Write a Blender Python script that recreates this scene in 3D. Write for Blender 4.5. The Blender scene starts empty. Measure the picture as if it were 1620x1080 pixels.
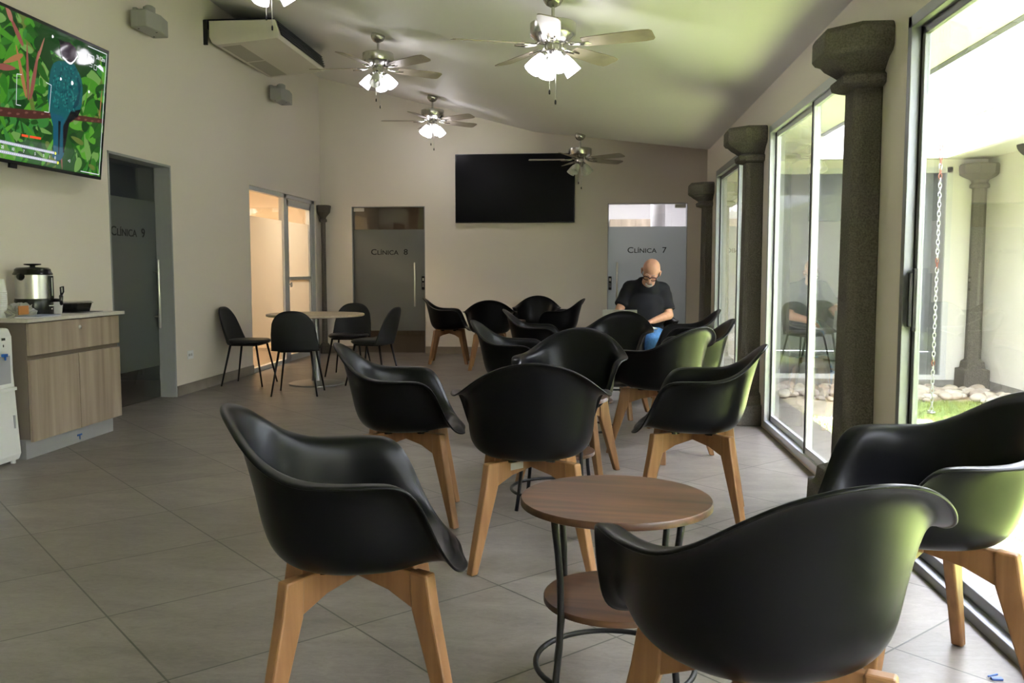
import bpy, bmesh, math, random
import numpy as np
from mathutils import Vector, Matrix
random.seed(7)
PI = math.pi
SC = bpy.context.scene
COL = SC.collection
# ------------------------------------------------------------------ camera, world, sun, exposure
FPX, HOR, VPX, EYE = 1400.0, 428.0, 937.0, 1.18
cam_d = bpy.data.cameras.new('camera'); cam = bpy.data.objects.new('camera', cam_d); COL.objects.link(cam)
cam_d.sensor_width = 36.0; cam_d.lens = 36.0 * FPX / 1620.0; cam_d.clip_start = 0.05; cam_d.clip_end = 200
pitch = math.atan((540 - HOR) / FPX); yaw = math.atan((VPX - 810) / FPX * math.cos(pitch))
cam.location = (0, 0, EYE); cam.rotation_euler = (PI/2 - pitch, 0, yaw)
SC.camera = cam
w = bpy.data.worlds.new('world'); SC.world = w; w.use_nodes = True
w.node_tree.nodes['Background'].inputs[0].default_value = (0.87, 0.87, 1.0, 1)
w.node_tree.nodes['Background'].inputs[1].default_value = 24.0
sd = bpy.data.lights.new('sun', 'SUN'); sd.energy = 66.0; sd.angle = math.radians(1.5); sd.color = (1, .95, .86)
sun = bpy.data.objects.new('sun', sd); COL.objects.link(sun); sun.rotation_euler = (math.radians(-6), math.radians(4), 0)
SC.view_settings.view_transform = 'Standard'; SC.view_settings.look = 'None'
SC.view_settings.gamma = 1; SC.view_settings.use_curve_mapping = False
SC.view_settings.exposure = 0.85
LAMP = 9.0

# ------------------------------------------------------------------ materials
MATS = {}
def mat(name, col=(.8, .8, .8), rough=.5, metal=0., emit=None, es=0., spec=.5, trans=0., bump=None, noise=None, coat=0., ior=1.45, alpha=1.):
    if name in MATS: return MATS[name]
    m = bpy.data.materials.new(name); m.use_nodes = True; nt = m.node_tree
    b = nt.nodes['Principled BSDF']
    b.inputs['Base Color'].default_value = (*col, 1); b.inputs['Roughness'].default_value = rough
    b.inputs['Metallic'].default_value = metal; b.inputs['Specular IOR Level'].default_value = spec
    b.inputs['Transmission Weight'].default_value = trans; b.inputs['IOR'].default_value = ior
    b.inputs['Coat Weight'].default_value = coat
    if emit: b.inputs['Emission Color'].default_value = (*emit, 1); b.inputs['Emission Strength'].default_value = es
    tc = nt.nodes.new('ShaderNodeTexCoord')
    if noise:   # (scale, amount, stretch vector)
        mp = nt.nodes.new('ShaderNodeMapping'); mp.inputs['Scale'].default_value = noise[2] if len(noise) > 2 else (1, 1, 1)
        nt.links.new(tc.outputs['Object'], mp.inputs[0])
        n = nt.nodes.new('ShaderNodeTexNoise'); n.inputs['Scale'].default_value = noise[0]; n.inputs['Detail'].default_value = 6
        nt.links.new(mp.outputs[0], n.inputs['Vector'])
        r = nt.nodes.new('ShaderNodeValToRGB'); a = noise[1]
        c0 = tuple(max(0, x * (1 - a)) for x in col); c1 = tuple(min(1, x * (1 + a)) for x in col)
        r.color_ramp.elements[0].position = .3; r.color_ramp.elements[1].position = .7
        r.color_ramp.elements[0].color = (*c0, 1); r.color_ramp.elements[1].color = (*c1, 1)
        nt.links.new(n.outputs['Fac'], r.inputs[0]); nt.links.new(r.outputs[0], b.inputs['Base Color'])
    if bump:    # (scale, strength, distance)
        n2 = nt.nodes.new('ShaderNodeTexNoise'); n2.inputs['Scale'].default_value = bump[0]; n2.inputs['Detail'].default_value = 4
        nt.links.new(tc.outputs['Object'], n2.inputs['Vector'])
        bp = nt.nodes.new('ShaderNodeBump'); bp.inputs['Strength'].default_value = bump[1]; bp.inputs['Distance'].default_value = bump[2]
        nt.links.new(n2.outputs['Fac'], bp.inputs['Height']); nt.links.new(bp.outputs[0], b.inputs['Normal'])
    MATS[name] = m
    return m

def mat_glass(name, tint=(.87, .89, .885), gl=1.0):
    m = bpy.data.materials.new(name); m.use_nodes = True; nt = m.node_tree; nt.nodes.remove(nt.nodes['Principled BSDF'])
    out = nt.nodes['Material Output']; tr = nt.nodes.new('ShaderNodeBsdfTransparent'); tr.inputs[0].default_value = (*tint, 1)
    g = nt.nodes.new('ShaderNodeBsdfGlossy'); g.inputs['Roughness'].default_value = 0.01
    fr = nt.nodes.new('ShaderNodeFresnel'); ge = nt.nodes.new('ShaderNodeNewGeometry'); io = nt.nodes.new('ShaderNodeMath')
    io.operation = 'MULTIPLY_ADD'; io.inputs[1].default_value = 1/1.5 - 1.5; io.inputs[2].default_value = 1.5    # same Fresnel on the rear face of the pane
    nt.links.new(ge.outputs['Backfacing'], io.inputs[0]); nt.links.new(io.outputs[0], fr.inputs[0])
    mu = nt.nodes.new('ShaderNodeMath'); mu.operation = 'MULTIPLY'; mu.inputs[1].default_value = gl; mu.use_clamp = True
    mx = nt.nodes.new('ShaderNodeMixShader')
    nt.links.new(fr.outputs[0], mu.inputs[0]); nt.links.new(mu.outputs[0], mx.inputs[0])
    nt.links.new(tr.outputs[0], mx.inputs[1]); nt.links.new(g.outputs[0], mx.inputs[2]); nt.links.new(mx.outputs[0], out.inputs[0])
    return m
def mat_frost(name, col=(.5, .55, .55), fac=.75, rough=.35):
    m = bpy.data.materials.new(name); m.use_nodes = True; nt = m.node_tree; b = nt.nodes['Principled BSDF']
    out = nt.nodes['Material Output']; b.inputs['Base Color'].default_value = (*col, 1); b.inputs['Roughness'].default_value = rough
    t = nt.nodes.new('ShaderNodeBsdfTranslucent'); t.inputs[0].default_value = (.84, .85, .84, 1)
    tr = nt.nodes.new('ShaderNodeBsdfTransparent'); tr.inputs[0].default_value = (.84, .85, .84, 1)
    m1 = nt.nodes.new('ShaderNodeMixShader'); m1.inputs[0].default_value = .5
    nt.links.new(t.outputs[0], m1.inputs[1]); nt.links.new(tr.outputs[0], m1.inputs[2])
    m2 = nt.nodes.new('ShaderNodeMixShader'); m2.inputs[0].default_value = fac
    nt.links.new(m1.outputs[0], m2.inputs[1]); nt.links.new(b.outputs[0], m2.inputs[2]); nt.links.new(m2.outputs[0], out.inputs[0])
    return m
def mat_wood(name, c0, c1, scale=(1, 12, 12), rough=.45, nscale=3.0, dist=1.5):
    m = bpy.data.materials.new(name); m.use_nodes = True; nt = m.node_tree; b = nt.nodes['Principled BSDF']
    tc = nt.nodes.new('ShaderNodeTexCoord'); mp = nt.nodes.new('ShaderNodeMapping'); mp.inputs['Scale'].default_value = scale
    n = nt.nodes.new('ShaderNodeTexNoise'); n.inputs['Scale'].default_value = nscale; n.inputs['Detail'].default_value = 8; n.inputs['Distortion'].default_value = dist
    r = nt.nodes.new('ShaderNodeValToRGB'); r.color_ramp.elements[0].position = .32; r.color_ramp.elements[1].position = .68
    r.color_ramp.elements[0].color = (*c0, 1); r.color_ramp.elements[1].color = (*c1, 1)
    nt.links.new(tc.outputs['Object'], mp.inputs[0]); nt.links.new(mp.outputs[0], n.inputs['Vector'])
    nt.links.new(n.outputs['Fac'], r.inputs[0]); nt.links.new(r.outputs[0], b.inputs['Base Color']); b.inputs['Roughness'].default_value = rough
    return m
def mat_floor():
    m = bpy.data.materials.new('floor_tile'); m.use_nodes = True; nt = m.node_tree; b = nt.nodes['Principled BSDF']
    L = nt.links.new
    tc = nt.nodes.new('ShaderNodeTexCoord'); mp = nt.nodes.new('ShaderNodeMapping')
    a = math.radians(-44.5); p0 = Vector((-1.645, 2.808, 0)); q = Matrix.Rotation(a, 3, 'Z') @ p0
    mp.inputs['Rotation'].default_value = (0, 0, a); mp.inputs['Location'].default_value = (-q.x, -q.y, 0)
    br = nt.nodes.new('ShaderNodeTexBrick'); br.offset = 0; br.squash = 1
    for k, v in (('Scale', 1), ('Mortar Size', .0035), ('Mortar Smooth', .2), ('Brick Width', .612), ('Row Height', .612), ('Bias', 0)): br.inputs[k].default_value = v
    br.inputs['Color1'].default_value = (.180, .156, .146, 1); br.inputs['Color2'].default_value = (.218, .191, .180, 1); br.inputs['Mortar'].default_value = (.055, .048, .043, 1)
    L(tc.outputs['Object'], mp.inputs[0]); L(mp.outputs[0], br.inputs['Vector'])
    n = nt.nodes.new('ShaderNodeTexNoise'); n.inputs['Scale'].default_value = 2.2; n.inputs['Detail'].default_value = 10; n.inputs['Roughness'].default_value = .65; n.inputs['Distortion'].default_value = .8
    mp2 = nt.nodes.new('ShaderNodeMapping'); mp2.inputs['Rotation'].default_value = (0, 0, math.radians(-44.5)); mp2.inputs['Scale'].default_value = (1, 2.4, 1)
    L(tc.outputs['Object'], mp2.inputs[0]); L(mp2.outputs[0], n.inputs['Vector'])
    r = nt.nodes.new('ShaderNodeValToRGB'); r.color_ramp.elements[0].position = .36; r.color_ramp.elements[1].position = .64
    r.color_ramp.elements[0].color = (.66, .65, .64, 1); r.color_ramp.elements[1].color = (1.22, 1.22, 1.2, 1)
    n3 = nt.nodes.new('ShaderNodeTexNoise'); n3.inputs['Scale'].default_value = 16; n3.inputs['Detail'].default_value = 12; n3.inputs['Roughness'].default_value = .75; n3.inputs['Distortion'].default_value = 1.6
    L(mp2.outputs[0], n3.inputs['Vector']); av = nt.nodes.new('ShaderNodeMath'); av.operation = 'MULTIPLY_ADD'; av.inputs[1].default_value = .45
    hf = nt.nodes.new('ShaderNodeMath'); hf.operation = 'MULTIPLY'; hf.inputs[1].default_value = .55; L(n.outputs['Fac'], hf.inputs[0]); L(n3.outputs['Fac'], av.inputs[0]); L(hf.outputs[0], av.inputs[2])
    L(av.outputs[0], r.inputs[0])
    mx = nt.nodes.new('ShaderNodeMix'); mx.data_type = 'RGBA'; mx.blend_type = 'MULTIPLY'; mx.inputs[0].default_value = 1
    L(br.outputs['Color'], mx.inputs[6]); L(r.outputs[0], mx.inputs[7]); L(mx.outputs[2], b.inputs['Base Color'])
    b.inputs['Roughness'].default_value = .38
    bp = nt.nodes.new('ShaderNodeBump'); bp.inputs['Strength'].default_value = .25; bp.inputs['Distance'].default_value = .002; bp.invert = True
    L(br.outputs['Fac'], bp.inputs['Height']); L(bp.outputs[0], b.inputs['Normal'])
    return m
def emis(name, col, s=1.0):
    return mat(name, (0.004, 0.004, 0.004), .045, emit=col, es=s, spec=.35)

WALL = mat('wall_paint', (.745, .685, .615), .6, bump=(260, .08, .0006))
CEIL = mat('ceiling_paint', (.80, .78, .75), .6)
EXT = mat('exterior_paint', (.88, .85, .78), .7)
FLOOR = mat_floor()
BASEB = mat('baseboard_tile', (.27, .235, .20), .4, noise=(6, .15))
ALU = mat('grey_aluminium', (.30, .31, .33), .4, .6)
ALUL = mat('light_aluminium', (.60, .62, .65), .35, .4)
DARKSEAL = mat('black_seal', (.01, .01, .01), .5)
GLASS = mat_glass('window_glass', gl=1.3)
PLASTIC = mat('black_moulded_plastic', (.004, .004, .005), .30, spec=.17, bump=(900, .05, .0002))
BEECH = mat_wood('beech_wood', (.19, .088, .034), (.285, .142, .060), scale=(14, 14, 1.2), rough=.42, nscale=2.0, dist=.4)
WALNUT = mat_wood('walnut_wood', (.020, .008, .0045), (.135, .058, .028), scale=(.8, 6, 6), rough=.40, nscale=2.0, dist=.8)
LAMI = mat_wood('pale_laminate', (.235, .18, .135), (.40, .325, .25), scale=(9, 9, .6), rough=.45, nscale=1.4, dist=.3)
OAKTOP = mat_wood('oak_table_top', (.42, .33, .23), (.55, .44, .32), scale=(1, 8, 8), rough=.4)
BLKMET = mat('black_metal', (.012, .012, .014), .38, .3)
STEEL = mat('brushed_steel', (.62, .62, .60), .28, 1.0)
NICKEL = mat('brushed_nickel', (.50, .49, .45), .25, 1.0)
STONE = mat('dark_volcanic_stone', (.115, .103, .085), .9, noise=(130, .40), bump=(120, .8, .006))
STONEL = mat('pale_weathered_stone', (.15, .135, .115), .9, noise=(90, .35), bump=(90, .9, .008))
WHITEP = mat('white_plastic', (.78, .78, .80), .35)
BLACKP = mat('black_gloss_plastic', (.008, .008, .009), .22)

# ------------------------------------------------------------------ mesh helpers
class MB:
    def __init__(s): s.v = []; s.f = []; s.m = []
    def add(s, vs, fs, mi=0):
        o = len(s.v); s.v += [tuple(map(float, v)) for v in vs]; s.f += [tuple(i + o for i in f) for f in fs]; s.m += [mi] * len(fs)
        return s
    def box(s, x0, x1, y0, y1, z0, z1, mi=0):
        return s.add([(x0,y0,z0),(x1,y0,z0),(x1,y1,z0),(x0,y1,z0),(x0,y0,z1),(x1,y0,z1),(x1,y1,z1),(x0,y1,z1)],
                     [(0,3,2,1),(4,5,6,7),(0,1,5,4),(1,2,6,5),(2,3,7,6),(3,0,4,7)], mi)
    def prism(s, poly, z0, z1, axis='z', mi=0):
        n = len(poly)
        def P(a, b, c): return {'z': (a, b, c), 'y': (a, c, b), 'x': (c, a, b)}[axis]
        vs = [P(a, b, z0) for a, b in poly] + [P(a, b, z1) for a, b in poly]
        fs = [tuple(range(n))[::-1], tuple(range(n, 2*n))] + [(i, (i+1) % n, n + (i+1) % n, n + i) for i in range(n)]
        return s.add(vs, fs, mi)
    def lathe(s, prof, n=32, c=(0, 0, 0), mi=0, M=None):
        o = []
        for r, z in prof:
            for k in range(n):
                a = 2*PI*k/n; p = Vector((r*math.cos(a), r*math.sin(a), z))
                if M: p = M @ p
                o.append((p[0]+c[0], p[1]+c[1], p[2]+c[2]))
        fs = [(i*n+k, i*n+(k+1) % n, (i+1)*n+(k+1) % n, (i+1)*n+k) for i in range(len(prof)-1) for k in range(n)]
        fs += [tuple(range(n))[::-1], tuple((len(prof)-1)*n + k for k in range(n))]
        return s.add(o, fs, mi)
    def tube(s, path, rad, n=10, mi=0, closed=False, flat=1.0):
        P = [Vector(p) for p in path]; N = len(P)
        R = rad if isinstance(rad, (list, tuple)) else [rad]*N
        vs = []; up = None
        for i in range(N):
            if closed: t = (P[(i+1) % N] - P[i-1])
            else: t = (P[min(i+1, N-1)] - P[max(i-1, 0)])
            t.normalize()
            if up is None: up = Vector((0, 0, 1)) if abs(t.z) < .9 else Vector((1, 0, 0))
            u = (up - t * up.dot(t)).normalized(); v = t.cross(u); up = u
            for k in range(n):
                a = 2*PI*k/n; vs.append(P[i] + (u*math.cos(a)*flat + v*math.sin(a))*R[i])
        M_ = N if closed else N-1
        fs = [(i*n+k, i*n+(k+1) % n, ((i+1) % N)*n+(k+1) % n, ((i+1) % N)*n+k) for i in range(M_) for k in range(n)]
        if not closed: fs += [tuple(range(n))[::-1], tuple((N-1)*n+k for k in range(n))]
        return s.add(vs, fs, mi)
    def ell(s, c, r, nu=16, nv=10, mi=0, M=None):
        vs = []; 
        for j in range(nv+1):
            ph = PI*j/nv
            for k in range(nu):
                a = 2*PI*k/nu; p = Vector((r[0]*math.sin(ph)*math.cos(a), r[1]*math.sin(ph)*math.sin(a), r[2]*math.cos(ph)))
                if M: p = M @ p
                vs.append(p + Vector(c))
        fs = [(j*nu+k, (j+1)*nu+k, (j+1)*nu+(k+1) % nu, j*nu+(k+1) % nu) for j in range(nv) for k in range(nu)]
        return s.add(vs, fs, mi)
    def cap(s, a, b, ra, rb, n=14, mi=0):
        a, b = Vector(a), Vector(b); d = (b-a).normalized(); path = []; R = []
        for t in (-90, -60, -30, 0): path.append(a + d*ra*math.sin(math.radians(t))); R.append(max(ra*math.cos(math.radians(t)), 1e-4))
        for t in (0, 30, 60, 90): path.append(b + d*rb*math.sin(math.radians(t))); R.append(max(rb*math.cos(math.radians(t)), 1e-4))
        if (b-a).length < 1e-4: return s
        return s.tube(path, R, n, mi)
    def mesh(s, name, mats, smooth=False):
        me = bpy.data.meshes.new(name); me.from_pydata(s.v, [], s.f)
        for m in (mats if isinstance(mats, (list, tuple)) else [mats]): me.materials.append(m)
        me.polygons.foreach_set('material_index', s.m)
        bm = bmesh.new(); bm.from_mesh(me); bmesh.ops.remove_doubles(bm, verts=bm.verts, dist=1e-5)
        bmesh.ops.recalc_face_normals(bm, faces=bm.faces); bm.to_mesh(me); bm.free()
        if smooth: me.shade_smooth() if hasattr(me, 'shade_smooth') else me.polygons.foreach_set('use_smooth', [True]*len(me.polygons))
        if smooth == 'auto':
            try: me.set_sharp_from_angle(angle=math.radians(40))
            except Exception: pass
        return me
    def obj(s, name, mats, parent=None, smooth=False, bevel=0, seg=2):
        o = bpy.data.objects.new(name, s.mesh(name, mats, smooth)); COL.objects.link(o)
        if parent: o.parent = parent
        if bevel:
            b = o.modifiers.new('bevel', 'BEVEL'); b.width = bevel; b.segments = seg; b.limit_method = 'ANGLE'; b.angle_limit = math.radians(40)
        return o
def tag(o, label=None, cat=None, group=None, kind=None):
    if label: o['label'] = label
    if cat: o['category'] = cat
    if group: o['group'] = group
    if kind: o['kind'] = kind
    return o
def thing(name, label, cat, loc=(0, 0, 0), rz=0, group=None):
    o = bpy.data.objects.new(name, None); COL.objects.link(o); o.empty_display_size = .1
    o.location = loc; o.rotation_euler = (0, 0, rz)
    return tag(o, label, cat, group)
def struct(o, label=None): o['kind'] = 'structure'; return tag(o, label) if label else o
def children(o): return [c for c in COL.objects if c.parent == o]
def dup(root, loc, rz, label, group=None):
    r = root.copy(); COL.objects.link(r); r.location = loc; r.rotation_euler = (0, 0, rz); r['label'] = label
    if group: r['group'] = group
    for ch in children(root):
        c = ch.copy(); COL.objects.link(c); c.parent = r
        for g in children(ch):
            d = g.copy(); COL.objects.link(d); d.parent = c
    return r
def baked(mb, mods, name, mats, parent=None, smooth=True):
    t = mb.obj('temp', mats)
    for typ, kw in mods:
        m = t.modifiers.new(typ.lower(), typ)
        for k, v in kw.items(): setattr(m, k, v)
    dg = bpy.context.evaluated_depsgraph_get(); dg.update()
    me = bpy.data.meshes.new_from_object(t.evaluated_get(dg)); me.name = name
    bpy.data.objects.remove(t)
    me.materials.clear()
    for m in (mats if isinstance(mats, (list, tuple)) else [mats]): me.materials.append(m)
    me.polygons.foreach_set('use_smooth', [smooth]*len(me.polygons))
    o = bpy.data.objects.new(name, me); COL.objects.link(o)
    if parent: o.parent = parent
    return o
def blob(mb, name, m, parent=None, voxel=.008, it=4, f=.6):
    return baked(mb, [('REMESH', dict(mode='VOXEL', voxel_size=voxel)), ('SMOOTH', dict(iterations=it, factor=f))], name, m, parent)
def text_mesh(s, size, extr=.001, sx=1.0):
    cu = bpy.data.curves.new('t', 'FONT'); cu.body = s; cu.size = size; cu.extrude = extr; cu.offset = .009*size
    o = bpy.data.objects.new('t', cu); COL.objects.link(o)
    dg = bpy.context.evaluated_depsgraph_get(); dg.update()
    me = bpy.data.meshes.new_from_object(o.evaluated_get(dg)); bpy.data.objects.remove(o)
    vs = [Vector((v.co.x*sx, v.co.y, v.co.z)) for v in me.vertices]; fs = [tuple(p.vertices) for p in me.polygons]
    return vs, fs
def lettering(pieces, name, m, M, parent=None, width=None, sx=1.2, gap=.12):
    """pieces: (string, size). Laid out left to right; M places the local plane (x right, y up)."""
    mb = MB(); x = 0; allv = []
    for s, size in pieces:
        if s == ' ': x += size*.45; continue
        vs, fs = text_mesh(s, size, sx=sx)
        mn = min(v.x for v in vs); mx = max(v.x for v in vs)
        allv.append(([Vector((v.x - mn + x, v.y, v.z)) for v in vs], fs)); x += mx - mn + size*gap
    tot = max(v.x for vs, _ in allv for v in vs); k = (width/tot) if width else 1
    for vs, fs in allv: mb.add([M @ Vector((v.x*k, v.y, v.z)) for v in vs], fs)
    return mb.obj(name, m, parent)
def look_frame(origin, right, up):
    r = Vector(right).normalized(); u = Vector(up).normalized(); n = r.cross(u)
    M = Matrix(((r.x, u.x, n.x, origin[0]), (r.y, u.y, n.y, origin[1]), (r.z, u.z, n.z, origin[2]), (0, 0, 0, 1)))
    return M

# ------------------------------------------------------------------ the room shell
XL, XR, YF, YB = -3.87, 1.29, 12.45, -1.6
SL = .2655; WT = .07
def zc(x): return 2.53 + SL*(XR - x)
o = MB().box(XL-.15, 1.75, YB-.15, 12.6, -.12, 0).obj('floor', FLOOR); struct(o, 'taupe square floor tiles laid diagonally')
# ceiling (sloping) with the shallower facet in the far right corner
def ceiling():
    P = [(XL-.15, YB-.15), (XR+.15, YB-.15), (XR, YB-.15)]
    bot = {'a': (XL-.15, YB-.15, zc(XL-.15)), 'b': (XR, YB-.15, 2.53), 'c': (XR, 10.17, 2.53), 'd': (-.82, 12.45, 3.10), 'd2': (-.82, 12.6, 3.10),
           'e': (XL-.15, 12.6, zc(XL-.15)), 'f': (1.58, 12.45, 2.824), 'f2': (1.75, 12.6, 2.84), 'g': (1.75, 10.17, 2.60), 'h': (XR+.15, YB-.15, 2.53), 'h2': (XR+.15, 10.17, 2.53)}
    faces = ['abcdd2e', 'cfd', 'cgf', 'dff2d2', 'gf2f', 'bhh2c']
    ks = list(bot); idx = {k: i for i, k in enumerate(ks)}; n = len(ks)
    def parse(s):
        r = []; i = 0
        while i < len(s):
            k = s[i:i+2] if s[i:i+2] in idx else s[i]; r.append(idx[k]); i += len(k)
        return r
    mb = MB(); vs = [bot[k] for k in ks] + [(bot[k][0], bot[k][1], bot[k][2]+.14) for k in ks]
    fs = []
    for f in faces:
        q = parse(f); fs.append(tuple(q)); fs.append(tuple(i+n for i in q[::-1]))
    return mb.add(vs, fs)
struct(ceiling().obj('ceiling', CEIL), 'white sloping ceiling')
# left wall with the clinic 9 doorway and the glazed partition
D9 = (6.85, 7.92, 2.14); GP = (9.80, 12.22, 2.15)
m_ = MB().box(XL-.15, XL, YB, D9[0], 0, 3.9).box(XL-.15, XL, D9[0], D9[1], D9[2], 3.9).box(XL-.15, XL, D9[1], GP[0], 0, 3.9)
m_.box(XL-.15, XL, GP[0], GP[1], GP[2], 3.9).box(XL-.15, XL, GP[1], YF, 0, 3.9)
struct(m_.obj('wall_left', WALL), 'cream left wall')
# far wall
D8 = (-3.42, -2.365, 2.087); D7 = (.21, 1.30, 2.11)
def zf(x): return zc(x) if x < -.82 else 3.10 + (x+.82)/(1.58+.82)*(2.824-3.10)
m_ = MB()
for x0, x1, z0 in ((XL, D8[0], 0), (D8[0], D8[1], D8[2]), (D8[1], -.82, 0), (-.82, D7[0], 0), (D7[0], D7[1], D7[2]), (D7[1], 1.6, 0)):
    m_.prism([(x0, z0), (x1, z0), (x1, zf(x1)+.01), (x0, zf(x0)+.01)], YF, YF+.15, 'y')
struct(m_.obj('wall_far', WALL), 'cream far wall')
m_ = MB().prism([(XL, 0), (XR, 0), (XR, 2.53), (XL, 3.9)], YB-.15, YB, 'y'); struct(m_.obj('wall_near', WALL), 'cream wall behind the viewer')
# right wall
ND = (-1.45, 3.83, 2.205); W2 = (4.50, 6.69, 2.225); W1 = (7.35, 9.48, 2.21)
m_ = MB().box(XR, XR+WT, YB, ND[0], 0, 2.53)
prev = ND[0]
for a, b, h in (ND, W2, W1):
    if a > prev: m_.box(XR, XR+WT, prev, a, 0, 2.53)
    m_.box(XR, XR+WT, a, b, h, 2.53); prev = b
m_.box(XR, XR+WT, W1[1], 10.17, 0, 2.53).box(XR, 1.75, 10.17, 10.30, 0, 2.62).box(1.6, 1.75, 10.30, YF+.15, 0, 2.9)
m_.box(XR, XR+WT, W2[0], W2[1], 0, .03)
struct(m_.obj('wall_right', WALL), 'cream window wall')
# baseboards
bb = MB().box(XL, XL+.012, YB, 4.6, 0, .10).box(XL, XL+.012, D9[1], GP[0], 0, .10).box(XL, XL+.012, GP[1], YF, 0, .10).box(XL, XL+.012, 6.3, D9[0], 0, .1)
struct(bb.obj('baseboard_left', BASEB), 'grey tile baseboard')
bb = MB().box(XL, D8[0], YF-.012, YF, 0, .10).box(D8[1], D7[0], YF-.012, YF, 0, .10).box(D7[1], 1.6, YF-.012, YF, 0, .10)
struct(bb.obj('baseboard_far', BASEB))

# ---- clinic rooms behind the glass
IN9 = mat('clinic_wall_grey', (.30, .31, .31), .7); IN8 = mat('clinic_wall_tan', (.34, .27, .20), .7); IN7 = mat('clinic_wall_white', (.72, .70, .72), .6)
WARMW = mat('warm_room_wall', (.80, .66, .48), .6); INFL = mat('clinic_floor', (.20, .15, .11), .35)
def room(name, x0, x1, y0, y1, h, m, open_side):
    mb = MB(); t = .08
    mb.box(x0, x1, y0, y1, -.1, -.001, 1).box(x0, x1, y0, y1, h, h+.08)
    if open_side != 'x1': mb.box(x1-t, x1, y0, y1, 0, h)
    mb.box(x0, x0+t, y0, y1, 0, h)
    if open_side != 'y0': mb.box(x0, x1, y0, y0+t, 0, h)
    mb.box(x0, x1, y1-t, y1, 0, h)
    return struct(mb.obj(name, [m, INFL]))
room('wall_clinic_nine', -6.6, XL-.152, 5.6, 9.2, 2.6, IN9, 'x1')
room('wall_warm_office', -7.0, XL-.152, 9.25, 13.2, 2.6, WARMW, 'x1')
room('wall_clinic_eight', -3.95, -1.6, YF+.152, 16.0, 2.6, IN8, 'y0')
room('wall_clinic_seven', -.4, 1.75, YF+.152, 15.2, 2.6, IN7, 'y0')
def arealight(name, loc, size, e, col, rot=(0, 0, 0)):
    d = bpy.data.lights.new(name, 'AREA'); d.energy = e; d.size = size; d.color = col
    l = bpy.data.objects.new(name, d); COL.objects.link(l); l.location = loc; l.rotation_euler = rot; return l
arealight('warm_office_lamp', (-5.2, 11.2, 2.55), .9, 105, (1, .76, .52))
arealight('clinic_seven_lamp', (.7, 13.8, 2.55), .8, 36, (1, .97, 1))
arealight('clinic_eight_lamp', (-2.9, 14.6, 2.55), .5, 4, (1, .8, .6))
arealight('clinic_nine_lamp', (-5.6, 8.2, 2.55), .5, 1.2, (.9, .95, 1))
# fittings seen inside the clinics
mb = MB().lathe([(.11, 0), (.11, 2.595)], 24, (.98, 13.6, 0)); tag(mb.obj('round_column', IN7, smooth='auto'), 'white round column inside clinic 7 behind the glass door', 'column')
t = thing('wall_cabinet', 'pale wood wall cabinet inside clinic 7 above the frosted glass', 'cabinet', (.78, 14.9, 1.3))
MB().box(-.5, .35, -.2, .2, 0, .72).obj('body', LAMI, t); MB().box(-.49, -.09, -.22, -.2, .01, .71).obj('door', LAMI, t); MB().box(-.07, .34, -.22, -.2, .01, .71).obj('door', LAMI, t)
t = thing('tall_cabinet', 'dark brown tall cabinet inside clinic 8 behind the glass door', 'cabinet', (-2.25, 15.4, 0))
MB().box(-.5, .5, -.3, .3, 0, 2.1).obj('body', mat('dark_brown', (.09, .055, .035), .5), t); MB().box(-.49, 0, -.32, -.3, .05, 2.05).obj('door', MATS['dark_brown'], t); MB().box(.01, .49, -.32, -.3, .05, 2.05).obj('door', MATS['dark_brown'], t)

# ---- glass clinic doors
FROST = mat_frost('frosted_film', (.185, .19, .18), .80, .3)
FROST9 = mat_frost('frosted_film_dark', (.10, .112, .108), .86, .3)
FROST7 = mat_frost('frosted_film_lit', (.42, .49, .54), .60, .35)  # same film in a paler colour, the glow of the lit clinic painted in
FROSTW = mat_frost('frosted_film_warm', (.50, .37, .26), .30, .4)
LETTER = mat('black_vinyl_letter', (.01, .01, .01), .5)
def clinic_door(n, x0, x1, y, h, digit, tx0, tx1, tz, hx, film, lock_left, frame=.012):
    r = bpy.data.objects.new('door_%d' % n, None); COL.objects.link(r); struct(r, 'frameless glass door lettered CLINICA ' + digit)
    MB().box(x0+.012, x1-.008, y, y+.010, .008, h-.012).obj('glass_panel', GLASS, r)
    MB().box(x0+.013, x1-.009, y-.0015, y-.0005, .32, 1.765 if n != 3 else 1.79).obj('frosted_film', film, r)
    lettering([('C', .112), ('LÍNICA', .088), (' ', .16), (digit, .112)], 'lettering', LETTER, look_frame((tx0, y-.004, tz), (1, 0, 0), (0, 0, 1)), r, tx1-tx0)
    hd = MB().cap((hx, y-.05, .68), (hx, y-.05, 1.285), .014, .014).cap((hx, y-.05, .76), (hx, y, .76), .008, .008).cap((hx, y-.05, 1.2), (hx, y, 1.2), .008, .008)
    hd.obj('door_handle', STEEL, r, 'auto')
    MB().box(x0, x0+frame, YF, YF+.15, 0, h).box(x1-frame*.6, x1, YF, YF+.15, 0, h).box(x0, x1, YF+.02, YF+.13, h-.01, h).obj('door_frame', ALU, r)
    fx = x0+.02 if lock_left else x1-.17
    if not lock_left: fx = x0+.02
    else: fx = x1-.17
    MB().box(fx, fx+.15, y-.008, y+.018, h-.065, h-.014).obj('hinge_patch', STEEL, r)
    return r
clinic_door(2, D8[0], D8[1], YF+.05, D8[2], '8', -3.154, -2.623, 1.408, -2.515, FROST, False)
clinic_door(3, D7[0], D7[1], YF+.05, D7[2], '7', .488, 1.026, 1.428, .345, FROST7, True)
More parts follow.
